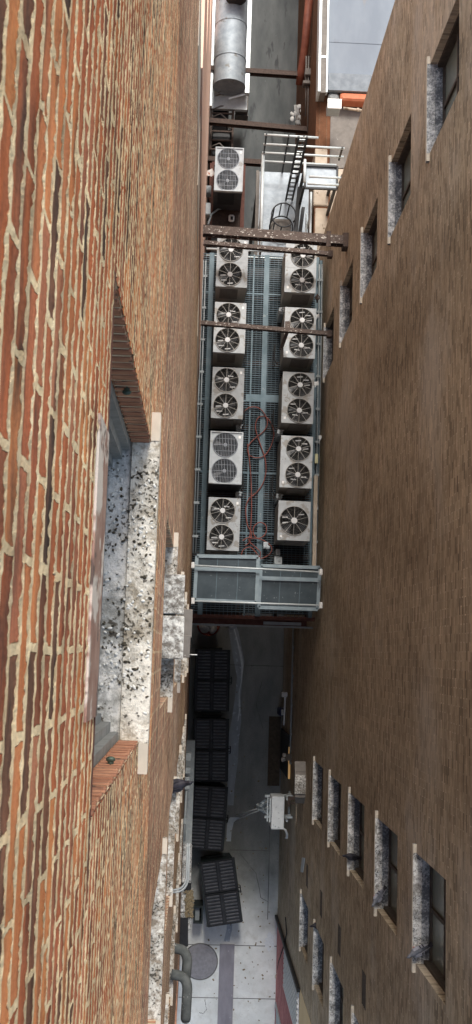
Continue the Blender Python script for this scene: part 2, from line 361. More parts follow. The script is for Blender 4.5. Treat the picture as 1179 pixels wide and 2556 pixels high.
def concrete():
    t = NT('alley_concrete'); p = t.pos(); sp = t.n('ShaderNodeSeparateXYZ'); t.l(p, sp.inputs[0])
    n = t.noise(t.scale(p, (1.4,.7,1)), 1, 6, .62); f = t.noise(p, 28, 5, .6); st = t.noise(t.scale(p, (3.2,.35,1)), 1, 4, .6)
    col = t.mix(t.ramp(n, [(.35, 0.), (.65, 1.)]), (.20,.212,.205), (.30,.305,.29))
    col = t.mix(t.ramp(st, [(.5, 0.), (.72, .65)]), col, (.2,.205,.2))
    col = t.mix(.3, col, t.ramp(f, [(.3, .3), (.7, .7)]), 'OVERLAY')
    sp_ = t.noise(p, 11, 2); col = t.mix(t.ramp(sp_, [(.72, 0.), (.75, 1.)]), col, (.09,.085,.08))
    # brighter light at the street end put into the colour as a paler mix
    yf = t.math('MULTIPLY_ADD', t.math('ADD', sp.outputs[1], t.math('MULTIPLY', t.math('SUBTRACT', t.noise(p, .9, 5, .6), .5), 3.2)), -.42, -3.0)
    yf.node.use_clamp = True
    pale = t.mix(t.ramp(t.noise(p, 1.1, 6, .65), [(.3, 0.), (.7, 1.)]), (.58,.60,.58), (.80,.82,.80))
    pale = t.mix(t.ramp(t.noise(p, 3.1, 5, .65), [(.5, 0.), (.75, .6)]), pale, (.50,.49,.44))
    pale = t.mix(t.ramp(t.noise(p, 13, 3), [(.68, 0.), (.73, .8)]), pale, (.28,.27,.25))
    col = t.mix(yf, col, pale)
    t.bump(f, .004)
    return t.done(col, .88, 0, .25)
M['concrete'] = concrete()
M['concrete_pale'] = noise_mat('street_lit_concrete', (.56,.59,.57), (.76,.78,.76), .9, .3, .7, rough=.85, spots=((.48,.49,.46), 2.3, .56), spots2=((.25,.25,.24), 12, .70))  # street-end light held in the pale colour; not assigned to any mesh
M['joint'] = noise_mat('dark_joint_filler', (.10,.10,.097), (.19,.19,.18), 3)
M['wet'] = noise_mat('damp_stained_concrete', (.30,.33,.36), (.40,.44,.48), 3, .3, .7, rough=.5, aniso=(2,.7,1), spots=((.55,.6,.65), 6, .6))
M['chalk'] = noise_mat('white_lime_crust', (.62,.66,.68), (.72,.76,.78), 14, rough=.9, bump=.01)
def canopy_glass():
    t = NT('smoked_panel'); n = t.noise(t.pos(), 2.5, 4); s = t.noise(t.pos(), 20, 4)
    c = t.mix(t.ramp(n, [(.35, 0.), (.65, 1.)]), (.03,.045,.054), (.055,.075,.086)); c = t.mix(t.ramp(s, [(.68, 0.), (.72, 1.)]), c, (.22,.25,.26))
    return t.done(c, .3, 0, .5)
M['panel'] = canopy_glass()

# ------------------------------------------------------------------ setting: ground and paving
g = MB(); g.poly([(-90,-120,-.01),(90,-120,-.01),(90,160,-.01),(-90,160,-.01)])
struct('ground', g, noise_mat('street_concrete', (.28,.28,.27), (.36,.36,.345), 1.5))
def px_sheet(pts, depth_off, zlift=0):
    return [P(u, v, H - depth_off) + Vector((0,0,zlift)) for u, v in pts]
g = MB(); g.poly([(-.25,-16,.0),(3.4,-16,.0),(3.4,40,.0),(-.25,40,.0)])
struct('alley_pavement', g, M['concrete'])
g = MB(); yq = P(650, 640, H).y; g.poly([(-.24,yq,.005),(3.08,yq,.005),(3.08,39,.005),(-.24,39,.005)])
struct('dark_far_paving', g, noise_mat('dark_far_concrete', (.085,.095,.098), (.155,.165,.165), 1.3, .3, .7, rough=.8, aniso=(1.6,.5,1), spots=((.07,.075,.078), 1.6, .60, (1.5,.4,1)), spots2=((.22,.23,.23), 7, .70)))  # separate slab, darker than the alley concrete, over the far paving
j = MB()
for v in (1660, 2122, 2360, 2492):
    y = P(600, v, H).y
    j.box((.9 if v == 1660 else (1.4 if v == 2122 else -.2), y-.012, .004), (3.1, y+.012, .006))
x = P(672, 2150, H).x
j.box((x-.012, -9, .004), (x+.012, -5, .006))
struct('pavement_joints', j, M['joint'])
# damp seam and patch running beside the bins
def blob_strip(pts, z, n=4, jit=.03):
    left = []; right = []
    for (u, v, w) in pts:
        c = P(u, v, H); w = w / 70.0
        left.append((c.x - w/2 + random.uniform(-jit, jit), c.y, z)); right.append((c.x + w/2 + random.uniform(-jit, jit), c.y, z))
    m = MB()
    for i in range(len(pts)-1): m.add([left[i], right[i], right[i+1], left[i+1]], [(3,2,1,0)])
    return m
struct('pavement_seam', blob_strip([(578,1545,12),(584,1575,26),(590,1610,26),(598,1650,24),(600,1690,12),(596,1740,14),(590,1800,22),(583,1850,28),(580,1900,24),(577,1960,18),(576,2010,18)], .006), M['wet'])
struct('pavement_crack', blob_strip([(578,1545,5),(592,1590,3),(600,1630,4),(606,1660,4),(603,1700,3),(598,1730,4),(600,1775,3),(594,1800,3)], .010), M['chalk'])
struct('drain_stripe', blob_strip([(588,2040,26),(576,2052,16),(572,2075,12),(571,2100,11)], .010, jit=.01), M['blue_grey_paint'])
struct('drain_stripe', blob_strip([(573,2295,12),(573,2320,14),(568,2340,14),(566,2350,14)], .010, jit=.01), M['wet'])
def splat(cu, cv, ru, rv, z, seed):
    rnd = random.Random(seed); pts = []
    for k in range(40):
        a = 2*PI*k/40; r = 1 + rnd.uniform(-.3, .25); c = P(cu + ru*r*math.cos(a), cv + rv*r*math.sin(a), H); pts.append((c.x, c.y, z))
    return MB().poly(pts[::-1])
struct('lime_stain', splat(674, 2352, 12, 22, .007, 3), M['chalk'])
rnd = random.Random(77); m = MB()
for k in range(130):
    c = P(rnd.uniform(520, 688), rnd.triangular(1580, 2550, 2500), H); r = rnd.uniform(.008, .03)
    m.ell((c.x, c.y, .008), (r*rnd.uniform(1, 2), r, .006), Matrix.Rotation(rnd.random()*3, 3, 'Z'), 6, 4)
o = tag(obj('grit', m, M['debris']), 'dry leaf scraps and grit scattered over the alley paving', 'grit'); o['kind'] = 'stuff'
def crack(pts, name='pavement_crack'):
    m = MB(); ps = []
    for (u0, v0), (u1, v1) in zip(pts, pts[1:]):
        for q in range(6): ps.append(P(u0+(u1-u0)*q/6+rnd.uniform(-.8,.8), v0+(v1-v0)*q/6+rnd.uniform(-1.2,1.2), H))
    for a, b in zip(ps, ps[1:]): m.bar((a.x, a.y, .0065), (b.x, b.y, .0065), rnd.uniform(.008, .022), .003)
    struct(name, m, M['joint'])
crack([(512,2495),(516,2520),(508,2530),(495,2526)]); crack([(600,2130),(640,2180),(652,2240),(690,2262)]); crack([(655,1700),(640,1760),(660,1830)])
# small kerb along the right-hand wall
k = MB(); k.box((x+.02, -8.6, 0), (3.1, -5, .06)); struct('kerb', k, M['concrete'])

# mauve plate, manhole, mats
a0 = P(549, 2356, H); a1 = P(586, 2556, H)
m = MB(); m.box((a0.x, -14, .012), (P(586,2356,H).x, a0.y, .05)); tag(obj('cover_plate', m, M['purple']), 'long mauve metal trench cover plate running to the street end of the alley', 'trench cover')
c = P(500, 2400, H); mh = thing('manhole_cover', 'round cast iron manhole cover in the pale paving beside the mauve plate', 'manhole cover', (c.x, c.y, 0))
rr = .57
mm = MB(); mm.disc((0,0), rr, rr, .004, .016, 40); mm.torus((0,0,.016), rr*.86, .012, 40); mm.torus((0,0,.016), rr*.72, .01, 40)
for i in range(-7, 8):
    for jj in range(-7, 8):
        if (i*i + jj*jj) ** .5 * .055 < rr*.66 and (i + jj) % 1 == 0: mm.box((i*.055-.017, jj*.055-.017, .016), (i*.055+.017, jj*.055+.017, .022))
for k in range(36):
    a = 2*PI*k/36; mm.bar((rr*.77*math.cos(a), rr*.77*math.sin(a), .02), (rr*.83*math.cos(a), rr*.83*math.sin(a), .02), .03, .01)
obj('cover', mm, M['manhole'], mh, False)
mf = MB(); mf.torus((0,0,.008), rr+.02, .02, 40); obj('frame', mf, M['joint'], mh, False)
b0 = P(672, 1788, H); b1 = P(706, 1962, H)
m = MB(); m.box((b0.x, b0.y, .004), (3.06, b1.y, .02)); tag(obj('floor_mat', m, M['mat_brown']), 'worn brown mat lying along the foot of the right-hand wall', 'mat')

# ------------------------------------------------------------------ walls with openings
def wall_mesh(X, out, y0, y1, z0, z1, ops, depth, back, caps=True, bare=None):
    """vertical wall at x = X whose outside faces `out` (+1/-1); ops = (ya, yb, za, zb) openings with reveals"""
    m = MB()
    ys = sorted({y0, y1, *[o[0] for o in ops], *[o[1] for o in ops]}); zs = sorted({z0, z1, *[o[2] for o in ops], *[o[3] for o in ops]})
    def q(a, b, c, d): m.add([a, b, c, d], [(0,1,2,3) if out > 0 else (3,2,1,0)])
    for ya, yb in zip(ys, ys[1:]):
        run = None
        for za, zb in zip(zs, zs[1:]):
            cy, cz = (ya+yb)/2, (za+zb)/2
            if any(o[0] < cy < o[1] and o[2] < cz < o[3] for o in ops):
                if run: q((X,ya,run[0]),(X,yb,run[0]),(X,yb,run[1]),(X,ya,run[1])); run = None
                continue
            run = (run[0], zb) if run else (za, zb)
        if run: q((X,ya,run[0]),(X,yb,run[0]),(X,yb,run[1]),(X,ya,run[1]))
    for ya, yb, za, zb in ops:
        if zb - za > 4: 
            continue
        Xi = X - out*depth
        q((X,ya,za),(X,ya,zb),(Xi,ya,zb),(Xi,ya,za)); q((Xi,yb,za),(Xi,yb,zb),(X,yb,zb),(X,yb,za))
        q((X,ya,zb),(X,yb,zb),(Xi,yb,zb),(Xi,ya,zb)); q((Xi,ya,za),(Xi,yb,za),(X,yb,za),(X,ya,za))
        q((Xi,ya,za),(Xi,yb,za),(Xi,yb,zb),(Xi,ya,zb))
    if caps:
        Xb = back
        q((X,y0,z1),(X,y1,z1),(Xb,y1,z1),(Xb,y0,z1))
        q((Xb,y0,z0),(X,y0,z0),(X,y0,z1),(Xb,y0,z1)); q((X,y1,z0),(Xb,y1,z0),(Xb,y1,z1),(X,y1,z1)); q((Xb,y1,z0),(Xb,y0,z0),(Xb,y0,z1),(Xb,y1,z1))
    return m

# ---- left: red brick building
XL = -.2
LB = thing('brick_building', 'tall red brick building with thick cream mortar close on the left', 'building', (-4, -3, 0))
COL = [(.79, -.33), (-1.47, -2.62), (-3.75, -4.9)]
FL = [34.55, 30.4, 26.4, 22.3, 18.2, 14.1]
lops = []
for ci, (ya, yb) in enumerate(COL):
    for fi, z in enumerate(FL):
        if fi == 0 and ci > 0: continue
        lops.append((yb, ya, z, z + 1.86, ci, fi))
HOLES_L = [(o[0], o[1], o[2] - .09, o[3]) for o in lops]
HOLES_L += [(-1.9, 3.3, 33.3, 37.98), (-5.149, 7.299, 16.0, 33.3)]
wm = wall_mesh(XL, 1, -5.15, 7.3, 0, 38.2, HOLES_L, .42, -9)
obj('wall', wm, M['brick_l'], LB)
wm = wall_mesh(XL, 1, -8.4, -5.151, 0, 25, [], .42, -9); wm2 = wall_mesh(XL, 1, -10.6, -8.401, 0, 6, [], .42, -9); wm.add(wm2.v, wm2.f)  # wall tops cut down out of view to let sky light in
obj('cut_down_wall', wm, M['brick_l'], LB)
# the nearer stretches of wall, finely divided so their rough mortar can stand proud
def wall_patch(ya_, yb_, za_, zb_, dy, dz, mat):
    ops = [o for o in HOLES_L if o[3] - o[2] < 3]
    def lines(a, b, st, extra):
        L = sorted({a, b, *[e for e in extra if a < e < b]}); out = []
        for p, q in zip(L, L[1:]): n = max(1, int(round((q-p)/st))); out += [p + (q-p)*k/n for k in range(n)]
        return out + [b]
    YS = lines(ya_, yb_, dy, [o[0] for o in ops] + [o[1] for o in ops]); ZS = lines(za_, zb_, dz, [o[2] for o in ops] + [o[3] for o in ops])
    m = MB(); m.v = [(XL, y, z) for z in ZS for y in YS]; n1 = len(YS)
    for a in range(len(ZS)-1):
        zc = (ZS[a]+ZS[a+1])/2; oo = [o for o in ops if o[2] < zc < o[3]]
        for b in range(n1-1):
            yc = (YS[b]+YS[b+1])/2
            if any(o[0] < yc < o[1] for o in oo): continue
            q = a*n1+b; m.f.append((q, q+1, q+n1+1, q+n1))
    m.sm = [True]*len(m.f)
    obj('wall', m, M[mat], LB)
wall_patch(-1.9, 3.3, 33.3, 37.98, .014, .0045, 'brick_near')
wall_patch(-5.149, 7.299, 16.0, 33.3, .09, .013, 'brick_mid')
for (ya, yb, z, zt, ci, fi) in lops:
    w = thing('window', '', '', (XL, (ya+yb)/2, z)); del w['label']; del w['category']; w.parent = LB; w.location = Vector((XL, (ya+yb)/2, z)) - LB.location
    near = (ci == 0 and fi == 0)
    s = MB(); s.box((-.262, ya-.115, z-.06), (-.165, yb+.115, z)) if not near else s.box((-.268, ya-.115, z-.07), (-.165, yb+.115, z))
    s.box((-.27, ya, z-.03), (-.263, yb, z-.001))
    s.v = s.v
    sill = obj('sill', s, M['sill_l' if near else 'sill_far'], w)
    for yy in ((ya-.114, ya-.004), (yb+.004, yb+.114)):
        e = MB(); e.box((-.262, yy[0], z+.0005), (-.1645, yy[1], z+.004)); obj('sill_end', e, M['sill_edge'], w)
    s = MB(); s.prism([(-.272, ya, z-.012), (-.44, ya, z-.004), (-.44, ya, z-.05), (-.272, ya, z-.05)], (0, yb-ya, 0)); obj('sub_sill', s, M['subsill'], w)
    f = MB()
    for yy, sg in ((ya, 1), (yb, -1)):
        f.box((-.277, yy, z-.003), (-.305, yy+sg*.035, zt)); f.box((-.305, yy, z-.003), (-.40, yy+sg*.07, zt)); f.box((-.34, yy+sg*.07, z-.003), (-.40, yy+sg*.10, zt))
    f.box((-.32, ya, zt-.08), (-.41, yb, zt-.001)); f.box((-.355, ya+.07, z+.0), (-.41, yb-.07, z+.06)); f.box((-.35, ya+.07, z+.9), (-.40, yb-.07, z+.95))
    obj('frame', f, M['frame'], w)
    p = MB(); p.box((-.385, ya+.07, z+.06), (-.392, yb-.07, zt-.08)); obj('pane', p, M['glass'], w)
    if near:
        l = MB(); l.box((-.206, yb-.35, zt-.004), (-.1935, ya+.2, zt+.20)); obj('lintel', l, M['lintel'], w)
        l = MB(); l.box((-.30, ya+.002, zt-.012), (-.196, yb-.002, zt-.002)); obj('lintel_angle', l, M['rust_red'], w)
        for yy, sg in ((ya, 1), (yb, -1)):
            mt = MB(); mt.box((-.272, yy, z+.001), (-.204, yy+sg*.003, zt-.02)); obj('jamb_mortar', mt, M['mortar'], w)
            jb = MB(); rj = random.Random(31+sg); zz = z + .006
            while zz < zt - .06:
                hb = .0676 - rj.uniform(.016, .022); pr = rj.uniform(.0045, .0075); xo = rj.uniform(-.204, -.1975)
                jb.bbox((-.272, yy+sg*.0031, zz+.004), (xo, yy+sg*pr, zz+hb), .0035, Matrix.Translation((0,0,zz)) @ Matrix.Rotation(rj.uniform(-.025,.025), 4, 'Y') @ Matrix.Translation((0,0,-zz))); zz += .0676
            obj('jamb_brickwork', jb, M['jamb_brick'], w)
        # bronze anchors in both reveals
        for yy, sg in ((yb, -1), (ya, 1)):
            a = MB(); a.tube([(-.235, yy, z+.86), (-.235, yy+sg*.018, z+.86)], .009, 10); a.ell((-.235, yy+sg*.02, z+.866), (.014,.009,.007)); a.box((-.243, yy, z+.82), (-.228, yy+sg*.016, z+.848))
            obj('wall_anchor', a, M['bronze'], w)
        # loose droppings and pellets on the sill
        rnd = random.Random(4); d1 = MB(); d2 = MB()
        for k in range(330):
            cy_ = [.12,.25,.31,.5,.68,.74,.86][k % 7]; yy = (rnd.gauss(1-cy_, .055) if k % 3 else rnd.random()); yy = ya + .10 + (yb-ya-.2) * min(1, max(0, yy)); xx = min(-.175, max(-.40, rnd.gauss([-.24,-.30,-.21,-.36][k % 4], .05)))
            r = rnd.uniform(.002, .0062); zz = z + (-.006 if xx < -.27 else .0)
            mat = Matrix.Rotation(rnd.uniform(0, PI), 3, 'Z')
            (d1 if rnd.random() < .5 else d2).ell((xx, yy, zz + r*.25), (r*rnd.uniform(1, 2.0), r, r*.6), mat, 7, 5)
        o = obj('pellets', d1, M['pellets'], w); o['kind'] = 'stuff'
        o = obj('droppings', d2, M['pellets_pale'], w); o['kind'] = 'stuff'
# whitened strip at the far edge
m = MB()
for za, zb in ((13.5, 17.5), (22.2, 24.6), (25.6, 28.0)): m.box((-.2, 6.3, za), (-.192, 7.3, zb))
obj('whitewashed_strip', m, M['sill_edge'], LB)
# salmon neighbour
SB = thing('stucco_building', 'salmon stucco building beyond the brick one at the far left', 'building', (-4, 20, 0))
m = MB()
for a_, b_, z_ in ((7.31, 10, 25.8), (10.001, 14, 21.5), (14.001, 20, 14.6), (20.001, 30, 5)):  # roofline stepped down out of view to open sky for the right wall
    q = wall_mesh(-.17, 1, a_, b_, 0, z_, [], .1, -9); m.add(q.v, q.f)
obj('wall', m, M['salmon'], SB)

# ---- right: brown brick building
XR = 3.1
RB = thing('brown_brick_building', 'tall brown brick building with rows of spattered stone sills on the right', 'building', (8, 1, 0))
UZ = [24.0, 20.85, 17.65, 14.45, 11.2, 8.0]; LZ = [23.45, 20.3, 17.1, 13.95, 10.75]; MZ = [17.95, 14.75, 11.5, 8.1]
rops = [(7.2, 8.56, z, z+1.75, 'U', i) for i, z in enumerate(UZ)] + [(-4.06, -2.62, z, z+1.75, 'L', i) for i, z in enumerate(LZ)] + [(-7.8, -6.42, z, z+1.75, 'M', i) for i, z in enumerate(MZ)]
slots = [(-5.98, -5.4, H-d-.22, H-d+.22) for d in (16.35, 19.55, 22.8, 26.0, 29.2)]
extra = [(-4.9, -4.2, 5.9, 6.35)]
obj('wall', wall_mesh(XR, -1, -8.85, 11.47, 0, 27.2, [(o[0], o[1], o[2]-.09, o[3]) for o in rops] + slots + extra, .34, 14), M['brick_r'], RB)
for (ya, yb, z, zt, cn, i) in rops:
    w = thing('window', '', ''); del w['label']; del w['category']; w.parent = RB; w.location = Vector((XR, (ya+yb)/2, z)) - RB.location
    s = MB(); s.prism([(3.055, ya-.12, z-.075), (3.055, ya-.12, z-.004), (3.175, ya-.12, z+.004), (3.175, ya-.12, z-.075)], (0, yb-ya+.24, 0))
    obj('sill', s, M['sill_r'] if cn != 'U' else M['sill_r2'], w)
    e = MB(); e.box((3.050, ya-.12, z-.074), (3.0545, yb+.12, z-.003))
    for y_ in ((ya-.1195, ya-.004), (yb+.004, yb+.1195)): e.prism([(3.056, y_[0], z-.0025), (3.099, y_[0], z+.001), (3.099, y_[0], z+.006), (3.056, y_[0], z+.003)], (0, y_[1]-y_[0], 0))
    obj('sill_edge', e, M['sill_edge'], w)
    s = MB(); s.box((3.178, ya, z-.05), (3.28, yb, z+.012)); obj('sub_sill', s, M['subsill_r'], w)
    f = MB(); f.box((3.205, ya+.001, z+.013), (3.34, ya+.05, zt)); f.box((3.205, yb-.05, z+.013), (3.34, yb-.001, zt)); f.box((3.205, ya+.051, zt-.05), (3.34, yb-.051, zt-.001)); f.box((3.285, ya, z), (3.34, yb, z+.06))
    f.box((3.285, (ya+yb)/2-.025, z+.06), (3.34, (ya+yb)/2+.025, zt-.05)); f.box((3.28, ya+.05, z+.86), (3.335, yb-.05, z+.91))
    obj('frame', f, M['frame_dark'], w)
    p = MB(); p.box((3.315, ya+.05, z+.06), (3.32, yb-.05, z+.86)); obj('pane', p, M['glass_shade'], w)
    p = MB(); p.box((3.315, ya+.05, z+.91), (3.32, yb-.05, zt-.05)); obj('pane', p, M['glass'], w)
for (ya, yb, za, zb) in slots:
    v = MB(); v.box((3.104, ya-.002, za-.002), (3.33, yb+.002, zb+.002))
    for k in range(4): zz = za + (zb-za)*(k+.5)/4; v.bar((3.098, ya+.01, zz), (3.098, yb-.01, zz), .01, .03)
    obj('vent', v, M['frame_dark'], RB)
v = MB(); v.prism([PX(754,2140,3.085), PX(761,2142,3.085), PX(756,2178,3.085), PX(750,2176,3.085)], (.012,0,0)); obj('pale_strip', v, M['blue_grey_paint'], RB)  # tapered pale blue strip on the wall face
v = MB(); v.box((2.96, 2.2, 5.0), (3.099, 9, 5.12)); obj('ledge', v, M['rust'], RB)

# ---- tan and pink building at the street end, right
TB = thing('tan_building', 'low tan stucco building with pink block base at the street end on the right', 'building', (6, -11, 0))
obj('wall', wall_mesh(XR-.005, -1, -14.5, -8.86, 8.1, 14, [], .1, 12), M['tan'], TB)
obj('base_wall', wall_mesh(XR, -1, -14.5, -8.86, 0, 8.09, [(-13.2, -11.6, 0.3, 5.0)], .1, 12), M['brick_pink'], TB)
m = MB(); m.box((3.06, -10.2, 3.6), (3.09, -8.9, 8.05))
for k in range(9): yy = -10.13 + k*.145; m.box((3.03, yy, 3.6), (3.061, yy+.075, 8.05))
obj('ribbed_panel', m, M['white_metal'], TB)
m = MB(); m.box((3.11, -13.15, .35), (3.14, -11.65, 4.95))
for k in range(3): m.box((3.06, -13.2+k*.75, .3), (3.11, -13.1+k*.75, 5.0))
obj('grille', m, M['grey_box'], TB)
m = MB(); m.bar((3.05, -8.88, 0), (3.05, -8.88, 8.3), .09); tag(obj('downpipe', m, M['black_steel']), 'black downpipe at the joint of the brown wall and the tan wall', 'pipe')

# ---- low building at the far right with flat roof
SL = thing('low_building', 'low building with flat pale grey roof and worn brown alley wall at the far right', 'building', (8, 24, 0))
obj('wall', wall_mesh(3.08, -1, 11.5, 44, 0, 7.7, [], .1, 18), M['brick_dark'], SL)
yF0 = P(870, 186, 30.25).y; yF1 = P(870, 222, 30.25).y; yF2 = P(885, 250, 30.4).y
m = MB(); m.box((3.35, yF0, 7.72), (18, 44, 8.2)); obj('roof', m, M['roof'], SL)
m = MB(); m.box((3.13, yF1-.1, 7.71), (3.30, 44, 8.26)); obj('coping', m, M['hood_side'], SL)
m = MB(); m.box((3.06, yF1-.1, 7.71), (3.129, 44, 8.33)); m.box((3.301, yF1-.1, 8.1), (3.345, 44, 8.30))
for yy in (yF1+1.0, yF1+3.0, yF1+5.4): m.box((3.1295, yy, 8.2601), (3.30, yy+.07, 8.275))
obj('coping_edge', m, M['galv_tube'], SL)
m = MB(); m.prism([(3.36, yF1, 8.08), (3.36, yF0-.001, 8.22), (3.36, yF0-.001, 8.40), (3.36, yF1, 8.25)], (8, 0, 0)); obj('flashing', m, M['galv'], SL)
m = MB(); m.bbox((3.40, yF2, 7.8), (3.72, yF1-.02, 8.14), .05); obj('end_flashing', m, M['frame'], SL)
m = MB(); m.bbox((3.75, yF2, 7.8), (5.5, yF1-.02, 8.2), .05); obj('coping_tile', m, M['terracotta'], SL)
for yy in np.arange(yF0+1.1, 30, 1.7):
    m = MB(); m.box((3.36, yy, 8.2005), (17, yy+.05, 8.212)); obj('roof_seam', m, M['roof'], SL)
m = MB(); m.bbox((3.05, 14.5, 7.0), (3.42, 15.1, 7.95), .02)
m.bbox((3.05, 13.4, 6.2), (3.5, 14.45, 7.75), .03); m.bbox((3.1, 11.6, 5.4), (3.5, 13.35, 7.72), .03); m.bbox((3.55, 11.6, 6.4), (9, 14.6, 7.74), .03); obj('stone_cornice', m, M['stone'], SL)
m = MB(); m.box((3.52, 14.62, 7.0), (9, yF2-.02, 7.73)); obj('shadow_slab', m, M['hood_side'], SL)  # brown slab stands in for the shadow beside the stone cornice

# ------------------------------------------------------------------ steel platform with grating
ZP = 10.2
PY0, PY1 = 1.0, 10.85
SP = thing('steel_platform', 'blue-grey steel grating platform filling the alley under the two rows of condensers', 'platform', (1.45, 6, ZP))
gm = MB()
yy = PY0 + .1
while yy < PY1:
    gm.box((-.18, yy, ZP-.05), (3.02, yy+.014, ZP)); yy += .06
for xx in np.arange(-.1, 3.0, .11): gm.box((xx, PY0, ZP-.045), (xx+.008, PY1, ZP-.004))
obj('grating', gm, M['grating'], SP)
pm = MB()
for xa, xb in ((.0, .12), (1.50, 1.64), (1.20, 1.24), (2.90, 3.0)): pm.box((xa, PY0, ZP+.002), (xb, PY1, ZP+.012))
for v in (732, 1000, 1180, 1330):
    y_ = P(600, v, 28.4).y; pm.box((-.18, y_-.02, ZP+.003), (3.0, y_+.02, ZP+.014))
y_ = P(600, 992, 28.4).y; pm.box((1.1, y_-.1, ZP+.004), (2.0, y_+.1, ZP+.016))
obj('tread_plate', pm, M['plate'], SP)
um = MB(); um.box((-.19, PY0+.1, ZP-.72), (3.05, PY1-.1, ZP-.70)); obj('shade_sheet', um, M['black_steel'], SP)  # added dark sheet so the grating gaps read as a shaded void
bm_ = MB()
for v in (650, 740, 905, 1065, 1235, 1385): y_ = P(600, v, 28.4).y; bm_.box((-.19, y_-.07, ZP-.30), (3.08, y_+.07, ZP-.034))
for xx in (.12, 1.0, 2.0, 2.85): bm_.box((xx, PY0, ZP-.5), (xx+.1, PY1, ZP-.301))
obj('joist', bm_, M['rust'], SP)
em = MB(); em.box((3.02, PY0+.9, ZP-.15), (3.09, PY1-.1, ZP+.05)); obj('edge_angle', em, M['plate'], SP)
em = MB(); em.box((-.19, PY0-.08, ZP-.35), (3.08, PY0+.02, ZP-.05)); em.box((-.19, PY0-.22, ZP-.36), (2.9, PY0-.081, ZP-.33)); obj('end_beam', em, M['rust_red'], SP)
em = MB(); em.box((-.15, PY0-.27, ZP-.36), (3.06, PY0-.225, ZP-.30)); em.box((1.75, PY0-.2, ZP-.30), (2.75, PY0-.12, ZP-.28)); obj('end_angle', em, M['conduit'], SP)
em = MB()
for k in range(2): em.box((-.19, PY0+.03-.12*k, ZP-.7-.2*k), (1.2, PY0+.1-.12*k, ZP-.6-.2*k))
em.bar((-.1, 1.15, ZP-.1), (.6, .95, ZP-.4), .09); obj('brace', em, M['rust'], SP)
m = MB(); m.box((2.96, 2.35, ZP+.02), (3.06, 4.75, ZP+.22)); tag(obj('ledge_beam', m, M['stone']), 'weathered grey beam along the right edge of the grating platform', 'beam')
m = MB(); c = P(790, 1145, 28.2); m.bbox((c.x-.04, c.y-.13, c.z), (c.x+.04, c.y+.13, c.z+.04)); tag(obj('warning_tag', m, noise_mat('pale_yellow_card', (.72,.68,.4), (.76,.72,.45), 5)), 'pale yellow tag lying on the beam beside the right row of condensers', 'tag')

# ------------------------------------------------------------------ condensers
def circle(cx, cy, r, n): return [(cx + r*math.cos(2*PI*k/n), cy + r*math.sin(2*PI*k/n)) for k in range(n)]
def holed_rect(mb, x0, x1, y0, y1, cx, cy, r, z, n=32):
    c = circle(cx, cy, r, n); o = []
    for k in range(n):
        a = 2*PI*k/n; dx, dy = math.cos(a), math.sin(a); ts = []
        if dx > 1e-6: ts.append((x1-cx)/dx)
        if dx < -1e-6: ts.append((x0-cx)/dx)
        if dy > 1e-6: ts.append((y1-cy)/dy)
        if dy < -1e-6: ts.append((y0-cy)/dy)
        t = min(ts); o.append((cx+dx*t, cy+dy*t))
    cor = {}
    for k in range(n):
        k2 = (k+1) % n; a, b = o[k], o[k2]
        pts = [(*c[k], z), (*a, z)]
        if abs(a[0]-b[0]) > 1e-5 and abs(a[1]-b[1]) > 1e-5:
            X = a[0] if abs(a[0]-x0) < 1e-5 or abs(a[0]-x1) < 1e-5 else b[0]
            Yv = a[1] if abs(a[1]-y0) < 1e-5 or abs(a[1]-y1) < 1e-5 else b[1]
            pts.append((X, Yv, z))
        pts += [(*b, z), (*c[k2], z)]
        mb.poly(pts)
